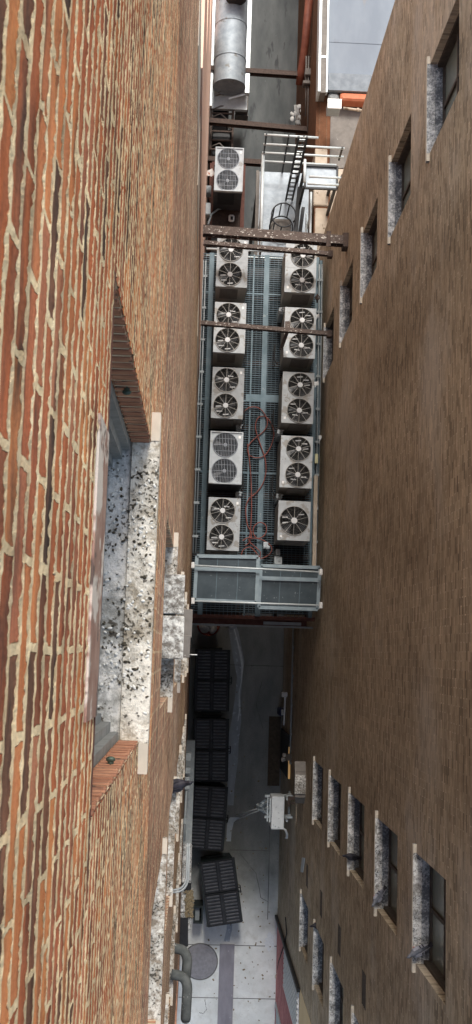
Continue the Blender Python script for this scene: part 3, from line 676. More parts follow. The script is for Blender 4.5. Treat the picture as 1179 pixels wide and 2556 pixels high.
def fan_parts(u, cx, cy, r, zt, style):
    w = MB(); n = 32
    vs = [(x, y, zt-.001) for x, y in circle(cx, cy, r, n)] + [(x, y, zt-.28) for x, y in circle(cx, cy, r*.97, n)]
    w.add(vs, [(i, n+i, n+(i+1) % n, (i+1) % n) for i in range(n)], True); w.poly([(x, y, zt-.28) for x, y in circle(cx, cy, r*.97, n)])
    fan = obj('fan', w, M['ac_dark'], u, False)
    b = MB()
    nb = 4
    for k in range(nb):
        a = 2*PI*k/nb + .35 + cx*3 + cy*1.3
        pts = []
        for t, rad in ((0, .2), (.25, .6), (.3, .93), (.75, .93), (.62, .55), (.45, .2)):
            aa = a + t*1.25; pts.append((cx + r*rad*math.cos(aa), cy + r*rad*math.sin(aa), zt - .16 + .07*t))
        b.poly(pts); 
    b.disc((cx, cy), r*.22, r*.2, zt-.2, zt-.09, 16)
    obj('blades', b, M['fan_blade'], fan, False)
    gd = MB()
    if style == 'spoke':
        for q in range(1, 9): gd.torus((cx, cy, zt+.012), r*(.22 + .78*q/8), .0013 if q < 8 else .011, 32, 4)
        for k in range(10):
            a = 2*PI*k/10 + .3; gd.bar((cx + .1*r*math.cos(a), cy + .1*r*math.sin(a), zt+.016), (cx + r*math.cos(a), cy + r*math.sin(a), zt+.014), .0095, .008)
        obj('guard', gd, M['guard'], fan, False)
        rr_ = random.Random(int((cx*31+cy*77)*10)+5)
        for k in range(3 if fan else 0): mbk = MB(); a = rr_.uniform(0, 2*PI); q_ = rr_.uniform(.5,.75)*r; mbk.bar((cx+q_*math.cos(a)-.07, cy+q_*math.sin(a), zt-.03), (cx+q_*math.cos(a)+.07, cy+q_*math.sin(a)+rr_.uniform(-.02,.02), zt-.03), .022, .01); obj('fan_glint', mbk, M['hub'], fan, False)  # pale bars stand in for glints inside the fan
        h = MB(); h.disc((cx, cy), r*.225, r*.2, zt+.014, zt+.034, 12); obj('hub_cap', h, M['hub'], fan, False)
    else:
        for k in range(-7, 8):
            xx = k*r/8; hh = math.sqrt(max(0, r*r - xx*xx)); gd.bar((cx+xx, cy-hh, zt+.01), (cx+xx, cy+hh, zt+.01), .007 if k % 2 else .012, .006)
        for k in (-.5, 0, .5): hh = math.sqrt(1-k*k)*r; gd.bar((cx-hh, cy+k*r, zt+.004), (cx+hh, cy+k*r, zt+.004), .008, .006)
        gd.torus((cx, cy, zt+.008), r, .012, 36, 5)
        obj('guard', gd, M['guard_dark'], fan, False)
        h = MB(); h.disc((cx, cy), r*.16, r*.13, zt-.02, zt+.0, 14); obj('hub_cap', h, M['guard_dark'], fan, False)
def condenser(label, group, W, L, hgt, fans, style, off):
    u = thing('condenser', label, 'condenser', (0,0,0), 0, group)
    b = MB(); b.box((-W/2+.012, -L/2+.012, .1), (W/2-.012, L/2-.012, hgt-.34))
    for sg in (-1, 1): b.box((sg*(W/2-.01), -L/2+.01, .1), (sg*(W/2-.016), L/2-.01, hgt-.052)); b.box((-W/2+.0161, sg*(L/2-.01), .1), (W/2-.0161, sg*(L/2-.0155), hgt-.052))
    obj('cabinet', b, M['ac_side' if style == 'spoke' else 'ac_black'], u, False)
    t = MB(); ys = np.linspace(-L/2, L/2, fans+1); rad = min(W*.46*(.9 if fans == 2 else .98), (L/fans)*.47)
    for i in range(fans): holed_rect(t, -W/2, W/2, ys[i], ys[i+1], off, (ys[i]+ys[i+1])/2, rad, hgt)
    if style == 'spoke':
        t.add([(-W/2,-L/2,hgt),(W/2,-L/2,hgt),(W/2,L/2,hgt),(-W/2,L/2,hgt),(-W/2,-L/2,hgt-.05),(W/2,-L/2,hgt-.05),(W/2,L/2,hgt-.05),(-W/2,L/2,hgt-.05)], [(4,5,1,0),(5,6,2,1),(6,7,3,2),(7,4,0,3)])
        for i in range(1, fans): t.box((-W/2, ys[i]-.004, hgt+.0005), (W/2, ys[i]+.004, hgt+.004))
    else:
        t.add([(-W/2,-L/2,hgt),(W/2,-L/2,hgt),(W/2,L/2,hgt),(-W/2,L/2,hgt),(-W/2,-L/2,hgt-.09),(W/2,-L/2,hgt-.09),(W/2,L/2,hgt-.09),(-W/2,L/2,hgt-.09)], [(4,5,1,0),(5,6,2,1),(6,7,3,2),(7,4,0,3)])
        for sg in (-1, 1): t.box((sg*(W/2-.03), -L/2, hgt+.0005), (sg*W/2, L/2, hgt+.03)); t.box((-W/2+.03, sg*(L/2-.03), hgt+.0005), (W/2-.03, sg*L/2, hgt+.03))
    obj('top_panel', t, M['ac_white' if style == 'spoke' else 'ac_grey'], u, False)
    for i in range(fans): fan_parts(u, off, (ys[i]+ys[i+1])/2, rad, hgt, style)
    for sg in (-1, 1):
        lv = MB(); lv.box((-W*.36, sg*(L/2-.012), hgt*.35), (W*.22, sg*(L/2-.003), hgt*.86)); obj('coil_grille', lv, M['ac_dark'], u, False)
    lf = MB()
    for sg in (-1, 1):
        for k in range(11): zz = hgt*.36 + k*hgt*.048; lf.box((-W*.36, sg*(L/2-.002), zz), (W*.22, sg*(L/2+.006), zz+.012))
    for sg in (-1, 1):
        for k in range(4): yv = -L/2 + L*(k+.12)/4; lf.box((sg*(W/2-.009), yv, .16), (sg*(W/2-.003), yv+L*.2, hgt-.12))
    obj('louvre', lf, M['ac_side' if style == 'spoke' else 'ac_black'], u, False)
    ft = MB()
    for sg in (-1, 1): ft.box((-W/2+.02, sg*(L/2-.15)-.03, 0), (W/2-.02, sg*(L/2-.15)+.03, .099))
    obj('foot_rail', ft, M['rust'], u, False)
    st = MB(); st.box((W*.36, L*.38, hgt+.001), (W*.43, L*.43, hgt+.005)); obj('sticker', st, M['white_plastic'], u, False)
    return u
def place(u, uu, vv, dep, rz=0):
    c = P(uu, vv, dep); u.location = (c.x, c.y, ZP + .014); u.rotation_euler = (0, 0, rz)
GA = 'twin fan condensers on the grating platform'
UH = 1.48
pos_of = lambda uu, vv: P(uu, vv, H - ZP - UH)
A = condenser('first pale twin fan condenser from the rusty beams in the left row', GA, .81, 1.33, UH, 2, 'spoke', -.045)
c = pos_of(580, 655); A.location = (c.x, c.y, ZP+.014); A.rotation_euler = (0,0,R_(-.4))
for uu, vv, rz, lab in ((574,818,-.5,'pale twin fan condenser under the single thin rusty beam in the left row'),
                        (569,981,-.4,'pale twin fan condenser next to the rounded dark fan unit, left row, towards the beams'),
                        (559,1308,-.6,'pale twin fan condenser against the screened roof panel at the end of the left row'),
                        (751,669,179.4,'pale twin fan condenser nearest the rusty beams in the right row'),
                        (749,831,179.2,'pale twin fan condenser with rusty stained corner under the braced beam, right row'),
                        (744,993,179.4,'pale twin fan condenser in the exact middle of the right row'),
                        (740,1153,179.3,'pale twin fan condenser beside the single big fan unit, right row')):
    c = pos_of(uu, vv); dup(A, (c.x, c.y, ZP+.014), R_(rz), lab, GA)
B_ = condenser('rounded grey twin fan condenser with straight bar guards in the left row', None, .83, 1.34, UH, 2, 'bar', -.03)
c = pos_of(564.5, 1143); B_.location = (c.x, c.y, ZP+.014); B_.rotation_euler = (0,0,R_(-.5))
c = P(572, 423, 30); dup(B_, (c.x, c.y, 7.12), R_(-.5), 'lone grey twin fan condenser on the brown rack beyond the rusty beams')
S_ = condenser('squarish condenser with one single big fan at the end of the right row', None, .81, 1.0, UH, 1, 'spoke', 0)
c = pos_of(734.5, 1300); S_.location = (c.x, c.y, ZP+.014); S_.rotation_euler = (0,0,R_(179.3))
# small valve boxes between the units
for k, (uu, vv, lab) in enumerate(((596,1067,'small grey valve box between third and fourth condenser of the left row'),(595,1235,'small grey valve box behind the last condenser of the left row'),
                   (699,1080,'small grey valve box between the middle and fourth condenser of the right row'),(697,1240,'small grey valve box beside the single big fan condenser'),
                   (703,775,'narrow grey valve box between first and second condenser of the right row'))):
    c = P(uu, vv, 27.6); m = MB(); m.bbox((c.x-.06, c.y-.09, ZP+.02), (c.x+.06, c.y+.09, ZP+.8), .01); m.bbox((c.x-.075, c.y-.05, ZP+.801), (c.x+.075, c.y+.05, ZP+.86), .01)
    m.tube([(c.x, c.y, ZP+.86), (c.x+.02, c.y+.02, ZP+.95), (c.x+.1, c.y+.03, ZP+.97)], .015, 6)
    tag(obj('valve_box', m, M['grey_box']), lab, 'valve box', 'valve boxes between the condensers')
t = thing('disconnect_switch', 'small grey switch box on a post below the single big fan condenser', 'switch box', P(695,1385,28.4))
c = P(695, 1398, 27.6); m = MB(); m.bbox((c.x-.11, c.y-.12, c.z-.1), (c.x+.09, c.y+.08, c.z+.12), .015); obj('box', m, M['grey_box'], t)
m = MB(); m.tube([(c.x+.02, c.y-.02, c.z+.12), (c.x+.02, c.y-.02, c.z+.15)], .035, 12); m.bar((c.x-.01, c.y+.2, ZP+.02), (c.x-.01, c.y+.2, c.z+.05), .1, .16); obj('knob', m, M['conduit'], t)
t = thing('mini_valve', 'small dark pipe fitting on the right platform edge near the second condenser', 'pipe fitting', P(790,745,28))
m = MB(); c = P(792, 745, 27.8); m.ell(c, (.05,.07,.05)); m.tube([c + Vector((.0,-.12,0)), c + Vector((0,.12,.02))], .02, 8); m.torus((0,0,0), .06, .012, 14, 5, Matrix.Translation(c + Vector((0,0,.08)))); obj('valve', m, M['rust'], t)
for uu, vv, lab in ((793,790,'white plastic bracket at the right platform edge beside the stained condenser'), (791,958,'white plastic scrap at the right platform edge beside the middle condenser'), (802,1092,'white clip on the wall at the right platform edge beside the fourth condenser')):
    c = P(uu, vv, 27.9); m = MB(); m.bbox((c.x-.07, c.y-.05, c.z), (c.x+.05, c.y+.05, c.z+.03), .008); m.bar((c.x-.05, c.y-.1, c.z+.035), (c.x+.03, c.y+.07, c.z+.05), .025); tag(obj('bracket_scrap', m, M['white_plastic']), lab, 'bracket', 'small white bits on the right platform edge')

for uu, va, vb, lab in ((508,650,1380,'grey pipe run along the left edge of the grating platform against the brick wall'), (798,660,1395,'grey pipe run along the right edge of the grating platform against the brown wall')):
    m = MB(); a = P(uu, va, 28.25); b = P(uu-26 if uu < 600 else uu-10, vb, 28.25)
    for k in range(2): m.tube([a + Vector((.07*k,0,0)), b + Vector((.07*k,0,0))], .02, 6)
    for k in range(9): c = a.lerp(b, (k+.5)/9); m.box((c.x-.05, c.y-.03, ZP+.005), (c.x+.12, c.y+.03, c.z+.025))
    tag(obj('pipe_run', m, M['conduit']), lab, 'pipe')
for uu, vv, du, wh in ((598,735,1,'first and second condenser of the left row'),(596,900,1,'second and third condenser of the left row'),(700,910,-1,'second and middle condenser of the right row'),(592,1060,1,'third and the rounded fourth condenser, left row'),
                       (697,1075,-1,'middle and fourth condenser of the right row'),(590,1230,1,'rounded condenser and the last one, left row'),(695,1238,-1,'fourth condenser and the single big fan unit')):
    m = MB(); c = P(uu, vv, 28.0); m.tube([c, c + Vector((du*.1,.03,.0)), c + Vector((du*.16,.2,-.12)), c + Vector((du*.14,.6,-.2))], .018, 6)
    m.tube([c + Vector((0,-.05,0)), c + Vector((du*.14,-.04,.0)), c + Vector((du*.2,.1,-.14)), c + Vector((du*.19,.5,-.2))], .011, 6)
    tag(obj('coolant_line', m, M['black_rubber']), 'black coolant pipe at the walkway between ' + wh, 'pipe', 'coolant pipes beside the condensers')
# red hose snaking along the walkway
def hose(name, pts, r, mat, dep, label, cat, sm=8):
    ps = [P(u, v, dep) for u, v in pts]; out = []
    for i in range(len(ps)-1):
        p0 = ps[max(i-1,0)]; p1 = ps[i]; p2 = ps[i+1]; p3 = ps[min(i+2, len(ps)-1)]
        for k in range(sm):
            t_ = k/sm; out.append(.5*((2*p1) + (p2-p0)*t_ + (2*p0-5*p1+4*p2-p3)*t_*t_ + (3*p1-p0-3*p2+p3)*t_**3))
    out.append(ps[-1])
    m = MB(); m.tube(out, r, 7); return tag(obj(name, m, mat), label, cat)
hose('hose', [(606,1030),(624,1017),(645,1018),(660,1032),(668,1055),(660,1075),(642,1090),(626,1105),(618,1120),(622,1135),(640,1143),(662,1136),(678,1110),(684,1080),(676,1055),(662,1040),(645,1043),(638,1062),(642,1085),(654,1120),(662,1145),(664,1180),(655,1210),(638,1232),(622,1245),(614,1270),(618,1310),(628,1330),(624,1352),(612,1362)], .0145, M['cord'], 28.34, 'long red hose looped in a figure of eight along the grating walkway', 'hose')
hose('hose', [(618,1108),(622,1140),(626,1180),(628,1230),(628,1280),(625,1330),(622,1350),(634,1362),(650,1378),(648,1392)], .014, M['cord'], 28.30, 'straighter red hose running down the middle of the walkway', 'hose')
hose('hose', [(606,1350),(620,1342),(634,1344),(652,1342),(664,1330),(664,1312),(650,1304),(636,1312),(632,1328),(640,1342),(660,1350),(678,1365),(674,1382),(652,1394),(640,1380),(625,1366),(608,1372),(602,1388)], .0145, M['cord'], 28.27, 'tangle of red hose with a small loop beside the roof panels', 'hose')
c = P(664, 1358, 28.2); m = MB(); m.bbox((c.x-.07, c.y-.12, c.z), (c.x+.06, c.y+.05, c.z+.07), .02, ); m.ell(c + Vector((.05,-.1,.08)), (.06,.06,.05)); tag(obj('hose_nozzle', m, M['grey_box']), 'grey hose coupling lying by the small red hose loop', 'coupling')

# ------------------------------------------------------------------ screened roof panels at the platform end
def panel(label, q, dep, bars):
    pts = [P(u, v, dep) for u, v in q]; cc = sum(pts, Vector())/4
    t = thing('roof_panel', label, 'roof panel', cc, 0, 'screened roof panels at the platform end')
    f = MB()
    for i in range(4): f.bar(pts[i], pts[(i+1) % 4], .085, .07)
    a, b, c_, d = pts
    for k in bars: f.bar(a.lerp(d, k), b.lerp(c_, k), .1, .06)
    obj('frame', f, M['canopy_frame'], t)
    g = MB(); z = Vector((0,0,-.02)); g.poly([d+z, c_+z, b+z, a+z]); g.poly([a+z*1.6, b+z*1.6, c_+z*1.6, d+z*1.6]); obj('screen', g, M['panel'], t)
    mu = MB()
    for k in (.34, .68): mu.bar(a.lerp(b, k)+z*.4, d.lerp(c_, k)+z*.4, .018, .012)
    obj('glazing_bar', mu, M['plate'], t)
panel('left screened roof panel with blue-grey frame against the red brick wall', [(492,1388),(645,1391),(640,1504),(486,1497)], 26.9, (.29,))
panel('right screened roof panel, a little lower, under the two galvanised rods', [(652,1412),(799,1417),(793,1521),(646,1516)], 27.1, (.3,))
for v0, v1, lab in ((1411,1428,'galvanised rod with white end caps crossing the upper part of the roof panels'), (1500,1511,'galvanised rod with white end caps crossing the lower edge of the roof panels')):
    a = P(481, v0, 26.7); b = P(800, v1, 26.7); a.x = max(a.x, -.19)
    t = thing('tie_rod', lab, 'rod', (a+b)/2, 0)
    m = MB(); m.tube([a, b], .022, 8); obj('rod', m, M['galv_tube'], t)
    for p, sg in ((a, 1), (b, -1)):
        m = MB(); m.bbox((p.x-.03, p.y-.075, p.z-.05), (p.x+.05, p.y+.075, p.z+.06), .01); obj('end_cap', m, M['white_plastic'], t)

# ------------------------------------------------------------------ rusty beams bracing the two walls
def beam(label, uL, vL, dep, yR, w, h, extra=None, mat='rust_spat', flange=True, xr=XR, group='rusty beams spanning the alley over the platform'):
    a = P(uL, vL, dep); a.x = -.19; b = Vector((xr-.005, yR, a.z))
    t = thing('steel_beam', label, 'beam', (a+b)/2, 0, group)
    m = MB()
    if flange:
        m.bar(a + Vector((0,0,h/2)), b + Vector((0,0,h/2)), w, .025); m.bar(a - Vector((0,0,h/2)), b - Vector((0,0,h/2)), w, .025); m.bar(a, b, .03, h-.026)
    else: m.bar(a, b, w, h)
    obj('girder', m, M[mat], t)
    if extra is not None:
        m = MB(); m.box((xr-.12, b.y-w*.8, b.z-h), (xr-.001, b.y+w*.8, b.z+h*.62)); m.box((xr-.5, b.y-w*.9, b.z+h/2+.014), (xr-.4, b.y+w*.9, b.z+h/2+.03)) if extra else None
        obj('bearing', m, M['rust'], t)
    return t, a, b
yb_ = PX(884, 612, 3.09).y
t, a, b = beam('wide spattered rusty beam, thickest of the beams bracing the alley', 503, 576, 23.3, P(885,604,23.3).y, .2, .2, True)
t, a, b = beam('thin spattered rusty beam just below the thickest one', 503, 606, 26.2, P(830,635,26.2).y, .10, .12, False)
t, a, b = beam('thin rusty beam with a short brace across the second pair of condensers', 498, 806, 26.0, P(828,834,26.0).y, .10, .12, False)
c0 = P(718, 826, 26.05); m = MB(); m.bar(c0, P(702, 872, 27.0), .08, .05); m.bar(c0 + Vector((0,.25,-.02)), c0 + Vector((0,.02,-.0)), .13, .02); obj('brace', m, M['rust_spat'], t)
GB = 'brown steel beams low across the alley beyond the platform'
for (uL, vL, uR, vR, dep, lab) in ((527,173,760,189,33.5,'brown beam beside the round metal duct, farthest of the low beams'), (522,303,760,325,33.5,'brown beam above the lone condenser, in the middle of the low beams'), (515,398,660,408,33.5,'brown beam passing behind the lone condenser')):
    a = P(uL, vL, dep); t, a, b = beam(lab, uL, vL, dep, P(uR, vR, dep).y, .16, .2, None, 'rust', True, P(uR, vR, dep).x if uR < 700 else 3.08, GB)

# ------------------------------------------------------------------ things beyond the platform
# duct
t = thing('air_duct', 'big round bare metal duct lying along the left wall at the far end', 'duct', P(572, 120, 33))
p0 = P(574, 196, 32.8); rr = .52; zc = p0.z - rr
m = MB(); n = 24; y0, y1 = p0.y, p0.y + 5.0
vs = []
for yy in (y0, y1):
    for k in range(n): a = 2*PI*k/n; vs.append((p0.x + rr*math.cos(a), yy, zc + rr*math.sin(a)))
m.add(vs, [(k, (k+1) % n, n+(k+1) % n, n+k) for k in range(n)], True); m.poly([vs[k] for k in range(n)]); m.poly([vs[n+k] for k in range(n)], True)
for yy in (y0+.9, y0+2.1, y0+3.3, y0+4.5): m.tube([(p0.x + (rr+.006)*math.cos(2*PI*k/n), yy, zc + (rr+.006)*math.sin(2*PI*k/n)) for k in range(n)], .018, 5, closed=True)
m.tube([(p0.x + (rr)*math.cos(2*PI*k/n), y0, zc + (rr)*math.sin(2*PI*k/n)) for k in range(n)], .02, 5, closed=True)
obj('pipe', m, M['duct'], t)
m = MB(); m.box((p0.x-.60, p0.y-.45, zc-.75), (p0.x+.62, y1, zc-.6)); m.box((p0.x+.5, p0.y-.12, zc-.3), (p0.x+.66, y1, zc-.1)); m.box((p0.x-.66, p0.y-.6, zc-.3), (p0.x-.55, y1, zc-.15)); m.bar((p0.x+.0, p0.y-.32, zc-.2), (p0.x+.6, p0.y-.1, zc-.2), .06); obj('cradle', m, M['galv_tube'], t)
m = MB(); c = P(572, 22, 32.4); m.tube([(p0.x+.12, p0.y+2.6, zc+.75), (p0.x+.12, p0.y+6, zc+.75)], .33, 18)
for k in range(14): m.torus((0,0,0), .335, .02, 18, 4, Matrix.Translation((p0.x+.12, p0.y+2.7+k*.22, zc+.75)) @ Matrix.Rotation(PI/2, 4, 'X'))
obj('flexible_duct', m, M['black_rubber'], t)
c = P(605, 248, 36.5); m = MB(); m.bbox((c.x-.22, c.y-.4, c.z-1.2), (c.x+.22, c.y+.4, c.z), .02); m.box((c.x-.24, c.y-.46, c.z-1.2), (c.x+.24, c.y-.41, c.z-.3)); tag(obj('duct_box', m, M['hood_side']), 'brown-grey box standing beside the mouth of the round duct', 'box')
# dark equipment rack
t = thing('equipment_rack', 'dark steel rack of old equipment between the duct and the lone condenser', 'rack', P(552, 310, 36))
c0 = P(525, 372, 34); c1 = P(584, 240, 34); m = MB()
for xx in (c0.x, c1.x):
    for yy in np.linspace(c0.y, c1.y, 4): m.bar((xx, yy, 0), (xx, yy, c0.z), .06)
for zz in (c0.z, c0.z-1.2):
    for xx in (c0.x, c1.x): m.bar((xx, c0.y, zz), (xx, c1.y, zz), .06)
    for yy in np.linspace(c0.y, c1.y, 7): m.bar((c0.x, yy, zz), (c1.x, yy, zz), .05)
obj('frame', m, M['rust'], t)
m = MB(); rnd = random.Random(2)
for k in range(5):
    ya = c0.y + (c1.y-c0.y)*(k+.1)/5; yb2 = c0.y + (c1.y-c0.y)*(k+.85)/5; m.bbox((c0.x+.05, ya, c0.z-1.1), (c1.x-.05-rnd.random()*.15, yb2, c0.z-.15-rnd.random()*.4), .03)
obj('motor_box', m, M['black_steel'], t)
for k in range(6):
    yy = c0.y + (c1.y-c0.y)*rnd.random(); m = MB(); m.tube([(c0.x+.05, yy, c0.z+.05), (c0.x+.3, yy+.1, c0.z+.1), (c1.x-.05, yy+rnd.uniform(-.2,.2), c0.z-.05)], .025, 6)
    obj('pipe', m, M['hood_side'], t)
# brown rack under the lone condenser
t = thing('condenser_rack', 'brown steel stand carrying the lone grey condenser', 'stand', P(570, 490, 37))
q = P(572, 423, 30); m = MB()
for xx in (q.x-.5, q.x+.47):
    m.bar((xx, q.y-1.35, 7.0), (xx, q.y+.9, 7.0), .12, .14)
    for yy in (q.y-1.3, q.y+.85): m.bar((xx, yy, 0), (xx, yy, 6.93), .1)
for yy in (q.y-1.35, q.y-.5, q.y+.5, q.y+.9): m.bar((q.x-.5, yy, 7.0), (q.x+.47, yy, 7.0), .1, .13)
obj('frame', m, M['rust_red'], t)
m = MB(); m.box((q.x-.44, q.y-1.3, 6.93), (q.x+.41, q.y+.85, 6.96)); obj('deck', m, M['rust'], t)
c = P(578, 545, 31.5); m = MB(); m.bbox((c.x-.09, c.y-.11, 7.08), (c.x+.09, c.y+.11, 7.16), .04); m2 = MB(); m2.bbox((c.x-.03, c.y-.07, 7.161), (c.x+.05, c.y+.04, 7.17), .01)
t = thing('junction_box', 'small white rounded box lying on the brown stand', 'box', (c.x, c.y, 7.08)); obj('case', m, M['white_plastic'], t); obj('opening', m2, M['black_rubber'], t)
m = MB(); m.tube([P(520,560,31), P(528,535,31.2), P(545,522,31.3), P(560,520,31.4)], .03, 6); tag(obj('conduit_pipe', m, M['conduit']), 'thin grey conduit bending under the lone condenser', 'pipe')
for (ua, va, ub, vb, lab, mat) in ((512,462,524,482,'small pale electric box on the salmon wall, the upper of two','grey_box'), (512,505,521,535,'small pale electric box on the salmon wall nearest the thick rusty beam','grey_box')):
    a = P(ua, va, 31); b = P(ub, vb, 31); m = MB(); m.bbox((-.183, b.y, a.z-.3), (max(b.x, -.02), a.y, a.z), .02); tag(obj('electric_box', m, M[mat]), lab, 'electric box', 'electric boxes on the salmon wall')
c = P(524, 433, 30.5); m = MB(); m.box((c.x-.11, c.y-.08, c.z), (c.x+.0, c.y+.08, c.z+.01)); m.box((c.x-.02, c.y-.11, c.z+.012), (c.x+.13, c.y+.10, c.z+.02), Matrix.Translation(c) @ Matrix.Rotation(.5, 4, 'Z') @ Matrix.Translation(-c)); tag(obj('notice_card', m, M['paper']), 'white card with red print sticking out from the salmon wall', 'notice')
m = MB(); m.bar(P(521,160,30), P(519,200,30), .035); tag(obj('yellow_strip', m, M['yellow']), 'thin yellow strip between salmon wall and round duct', 'strip')

# galvanised landing with rails
ZL = H - 31.0
LD = thing('metal_landing', 'galvanised metal landing with tall white guard rails beyond the rusty beams', 'landing', P(712, 535, 31))
a = P(649, 428, 31); b = P(779, 640, 31); yA, yB, xA, xB = a.y, P(700,640,31).y, a.x, P(779,500,31).x
m = MB(); m.box((xA, yB, ZL-.06), (xB-.1, yA, ZL)); obj('floor', m, M['galv'], LD)
m = MB(); m.box((xA-.1, yB, ZL-.25), (xA-.03, yA+.05, ZL-.02)); m.box((xA-.03, yB, ZL-.18), (xA-.001, yA, ZL+.0)); obj('edge_plate', m, M['hood_side'], LD)
gr = MB()
for dep, ul, ur, vl, vr in ((28.7,660,795,338,347),(29.27,658,860,362,373),(29.8,655,858,387,398),(30.35,654,840,406,418)):
    pa = P(ul, vl, dep); pb = P(ur, vr, dep); y_ = yA + .02; gr.tube([(pa.x, y_, H-dep), (pb.x, y_ - .02, H-dep)], .034, 8)
obj('rail', gr, M['galv_tube'], LD)
ps = MB()
for xx in (xA+.05, P(715,380,29.5).x, P(752,380,29.5).x): ps.bar((xx, yA+.02, ZL-.05), (xx, yA+.02, H-28.66), .045)
xx = P(852,380,29.5).x; ps.bar((xx, yA, ZL+1.0), (xx, yA, H-29.2), .05)
obj('post', ps, M['black_steel'], LD)
sr = MB()
xl = P(657, 400, 29.9).x
sr.tube([(xl, yA, H-29.85), (xl, yB-.3, H-29.85)], .045, 8); sr.tube([(xl, yA, H-30.4), (xl, yB-.3, H-30.4)], .03, 8)
xr_ = P(776, 520, 29.9).x
sr.tube([(xr_, P(776,480,29.9).y, H-29.9), (xr_, yB-.3, H-29.9)], .035, 8); sr.tube([(xr_-.09, P(776,520,29.9).y, H-30.3), (xr_-.09, yB-.3, H-30.3)], .025, 8)
for uu, vv in ((540,610),): pass
for yv in (yB-.3, yB+.9): sr.bar((xl, yv, ZL), (xl, yv, H-29.86), .05); sr.bar((xr_, yv, ZL), (xr_, yv, H-29.9), .05)
for zz in (H-29.85, H-30.4): sr.tube([(-.1, yB-.3, zz), (2.9, yB-.3, zz)], .035, 8)
obj('side_rail', sr, M['galv_tube'], LD)
up = MB(); d = 29.0
q4 = [P(760,413,d), P(846,420,d), P(838,474,d), P(752,466,d)]
xa, xb = P(762,440,d).x, P(842,440,d).x; ya_, yb3 = P(800,472,d).y, P(800,416,d).y
up.box((xa, ya_, H-d-.05), (xb, yb3, H-d)); obj('upper_step', up, M['galv'], LD)
m = MB()
for p, q in (((xa,ya_),(xb,ya_)), ((xb,ya_),(xb,yb3)), ((xb,yb3),(xa,yb3)), ((xa,yb3),(xa,ya_))): m.bar((*p, H-d+.03), (*q, H-d+.03), .05, .08)
obj('toe_board', m, M['black_steel'], LD)
m = MB()
for dep in (28.05, 28.5):
    m.tube([(xa+.02, yb3-.75, H-dep), (xb+.05, yb3-.75, H-dep)], .035, 8)
m.tube([(xa-.05, yb3, H-28.6), (xa-.05, ya_, H-28.6)], .04, 8)
obj('step_rail', m, M['galv_tube'], LD)
m = MB()
m.bar((xb+.02, ya_, H-d), (xb+.02, ya_, H-28.05), .05); m.bar((xa-.03, ya_+.05, ZL), (xa-.03, ya_+.05, H-d), .07); m.bar((xb-.05, ya_+.05, 0), (xb-.05, ya_+.05, H-d-.05), .08); m.bar((xb-.05, yb3, 0), (xb-.05, yb3, H-d-.05), .08); m.bar((xa, yb3, 0), (xa, yb3, H-d-.05), .08)
for xx in (xA, xB-.15):
    for yv in (yB+.05, yA-.1): m.bar((xx, yv, 0), (xx, yv, ZL-.06), .1)
obj('leg', m, M['black_steel'], LD)
# ladder with cage
LA = thing('caged_ladder', 'black ladder with hooped cage rising past the metal landing', 'ladder', P(720, 500, 31))
m = MB(); yl = yA - .55
xa1, xa2 = P(737, 410, 29.2).x, P(757, 410, 29.2).x
for xx in (xa1, xa2): m.bar((xx, yl+.3, ZL), (xx, yl+.3, H-28.2), .06, .05)
for k in range(9): zz = ZL + .2 + k*.3; m.bar((xa1, yl+.3, zz), (xa2, yl+.3, zz), .03)
obj('stringer', m, M['black_steel'], LA)
m = MB()
for k in range(7): zz = ZL + .55 + k*.33; m.bar((xa1+.02, yl+.335, zz), (xa2-.02, yl+.335, zz), .06, .03)
obj('rung', m, M['galv_tube'], LA)
m = MB()
for xx in (P(716,500,30.6).x, P(732,500,30.6).x):
    m.bar((xx, P(720,498,30.9).y, ZL+.05), (xx, P(720,498,30.9).y, H-29.2), .05)
for k in range(6): m.bar((P(716,500,30.6).x, P(720,498,30.9).y, ZL+.15+.28*k), (P(732,500,30.6).x, P(720,498,30.9).y, ZL+.15+.28*k), .03)
hc = P(708, 540, 30)
def hoop(c, rx, ry, z, r):
    pts = [(c.x + rx*math.cos(a), c.y + ry*math.sin(a), z) for a in np.linspace(-.2*PI, 1.75*PI, 26)]; m.tube(pts, r, 6)
hoop(hc, .35, .36, H-29.9, .022); hoop(hc, .35, .36, H-31.0+.15, .022)
for k in range(6): a = .35*PI + k*PI*.22; m.bar((hc.x+.35*math.cos(a), hc.y+.36*math.sin(a), H-29.9), (hc.x+.35*math.cos(a), hc.y+.36*math.sin(a), H-30.85), .035, .02)
m.bar((P(748,470,30.2).x, P(748,470,30.2).y, H-30.2), (P(738,585,30.2).x, P(738,585,30.2).y, H-30.2), .12, .2); m.bar((P(757,520,30.4).x, P(757,520,30.4).y, H-30.4), (P(748,590,30.4).x, P(748,590,30.4).y, H-30.4), .1, .2)
obj('cage', m, M['black_steel'], LA)
hm = MB(); hm.box((hc.x-.33, hc.y-.33, ZL+.002), (hc.x+.3, hc.y+.33, ZL+.006)); obj('hatch', hm, M['hood_side'], LA)
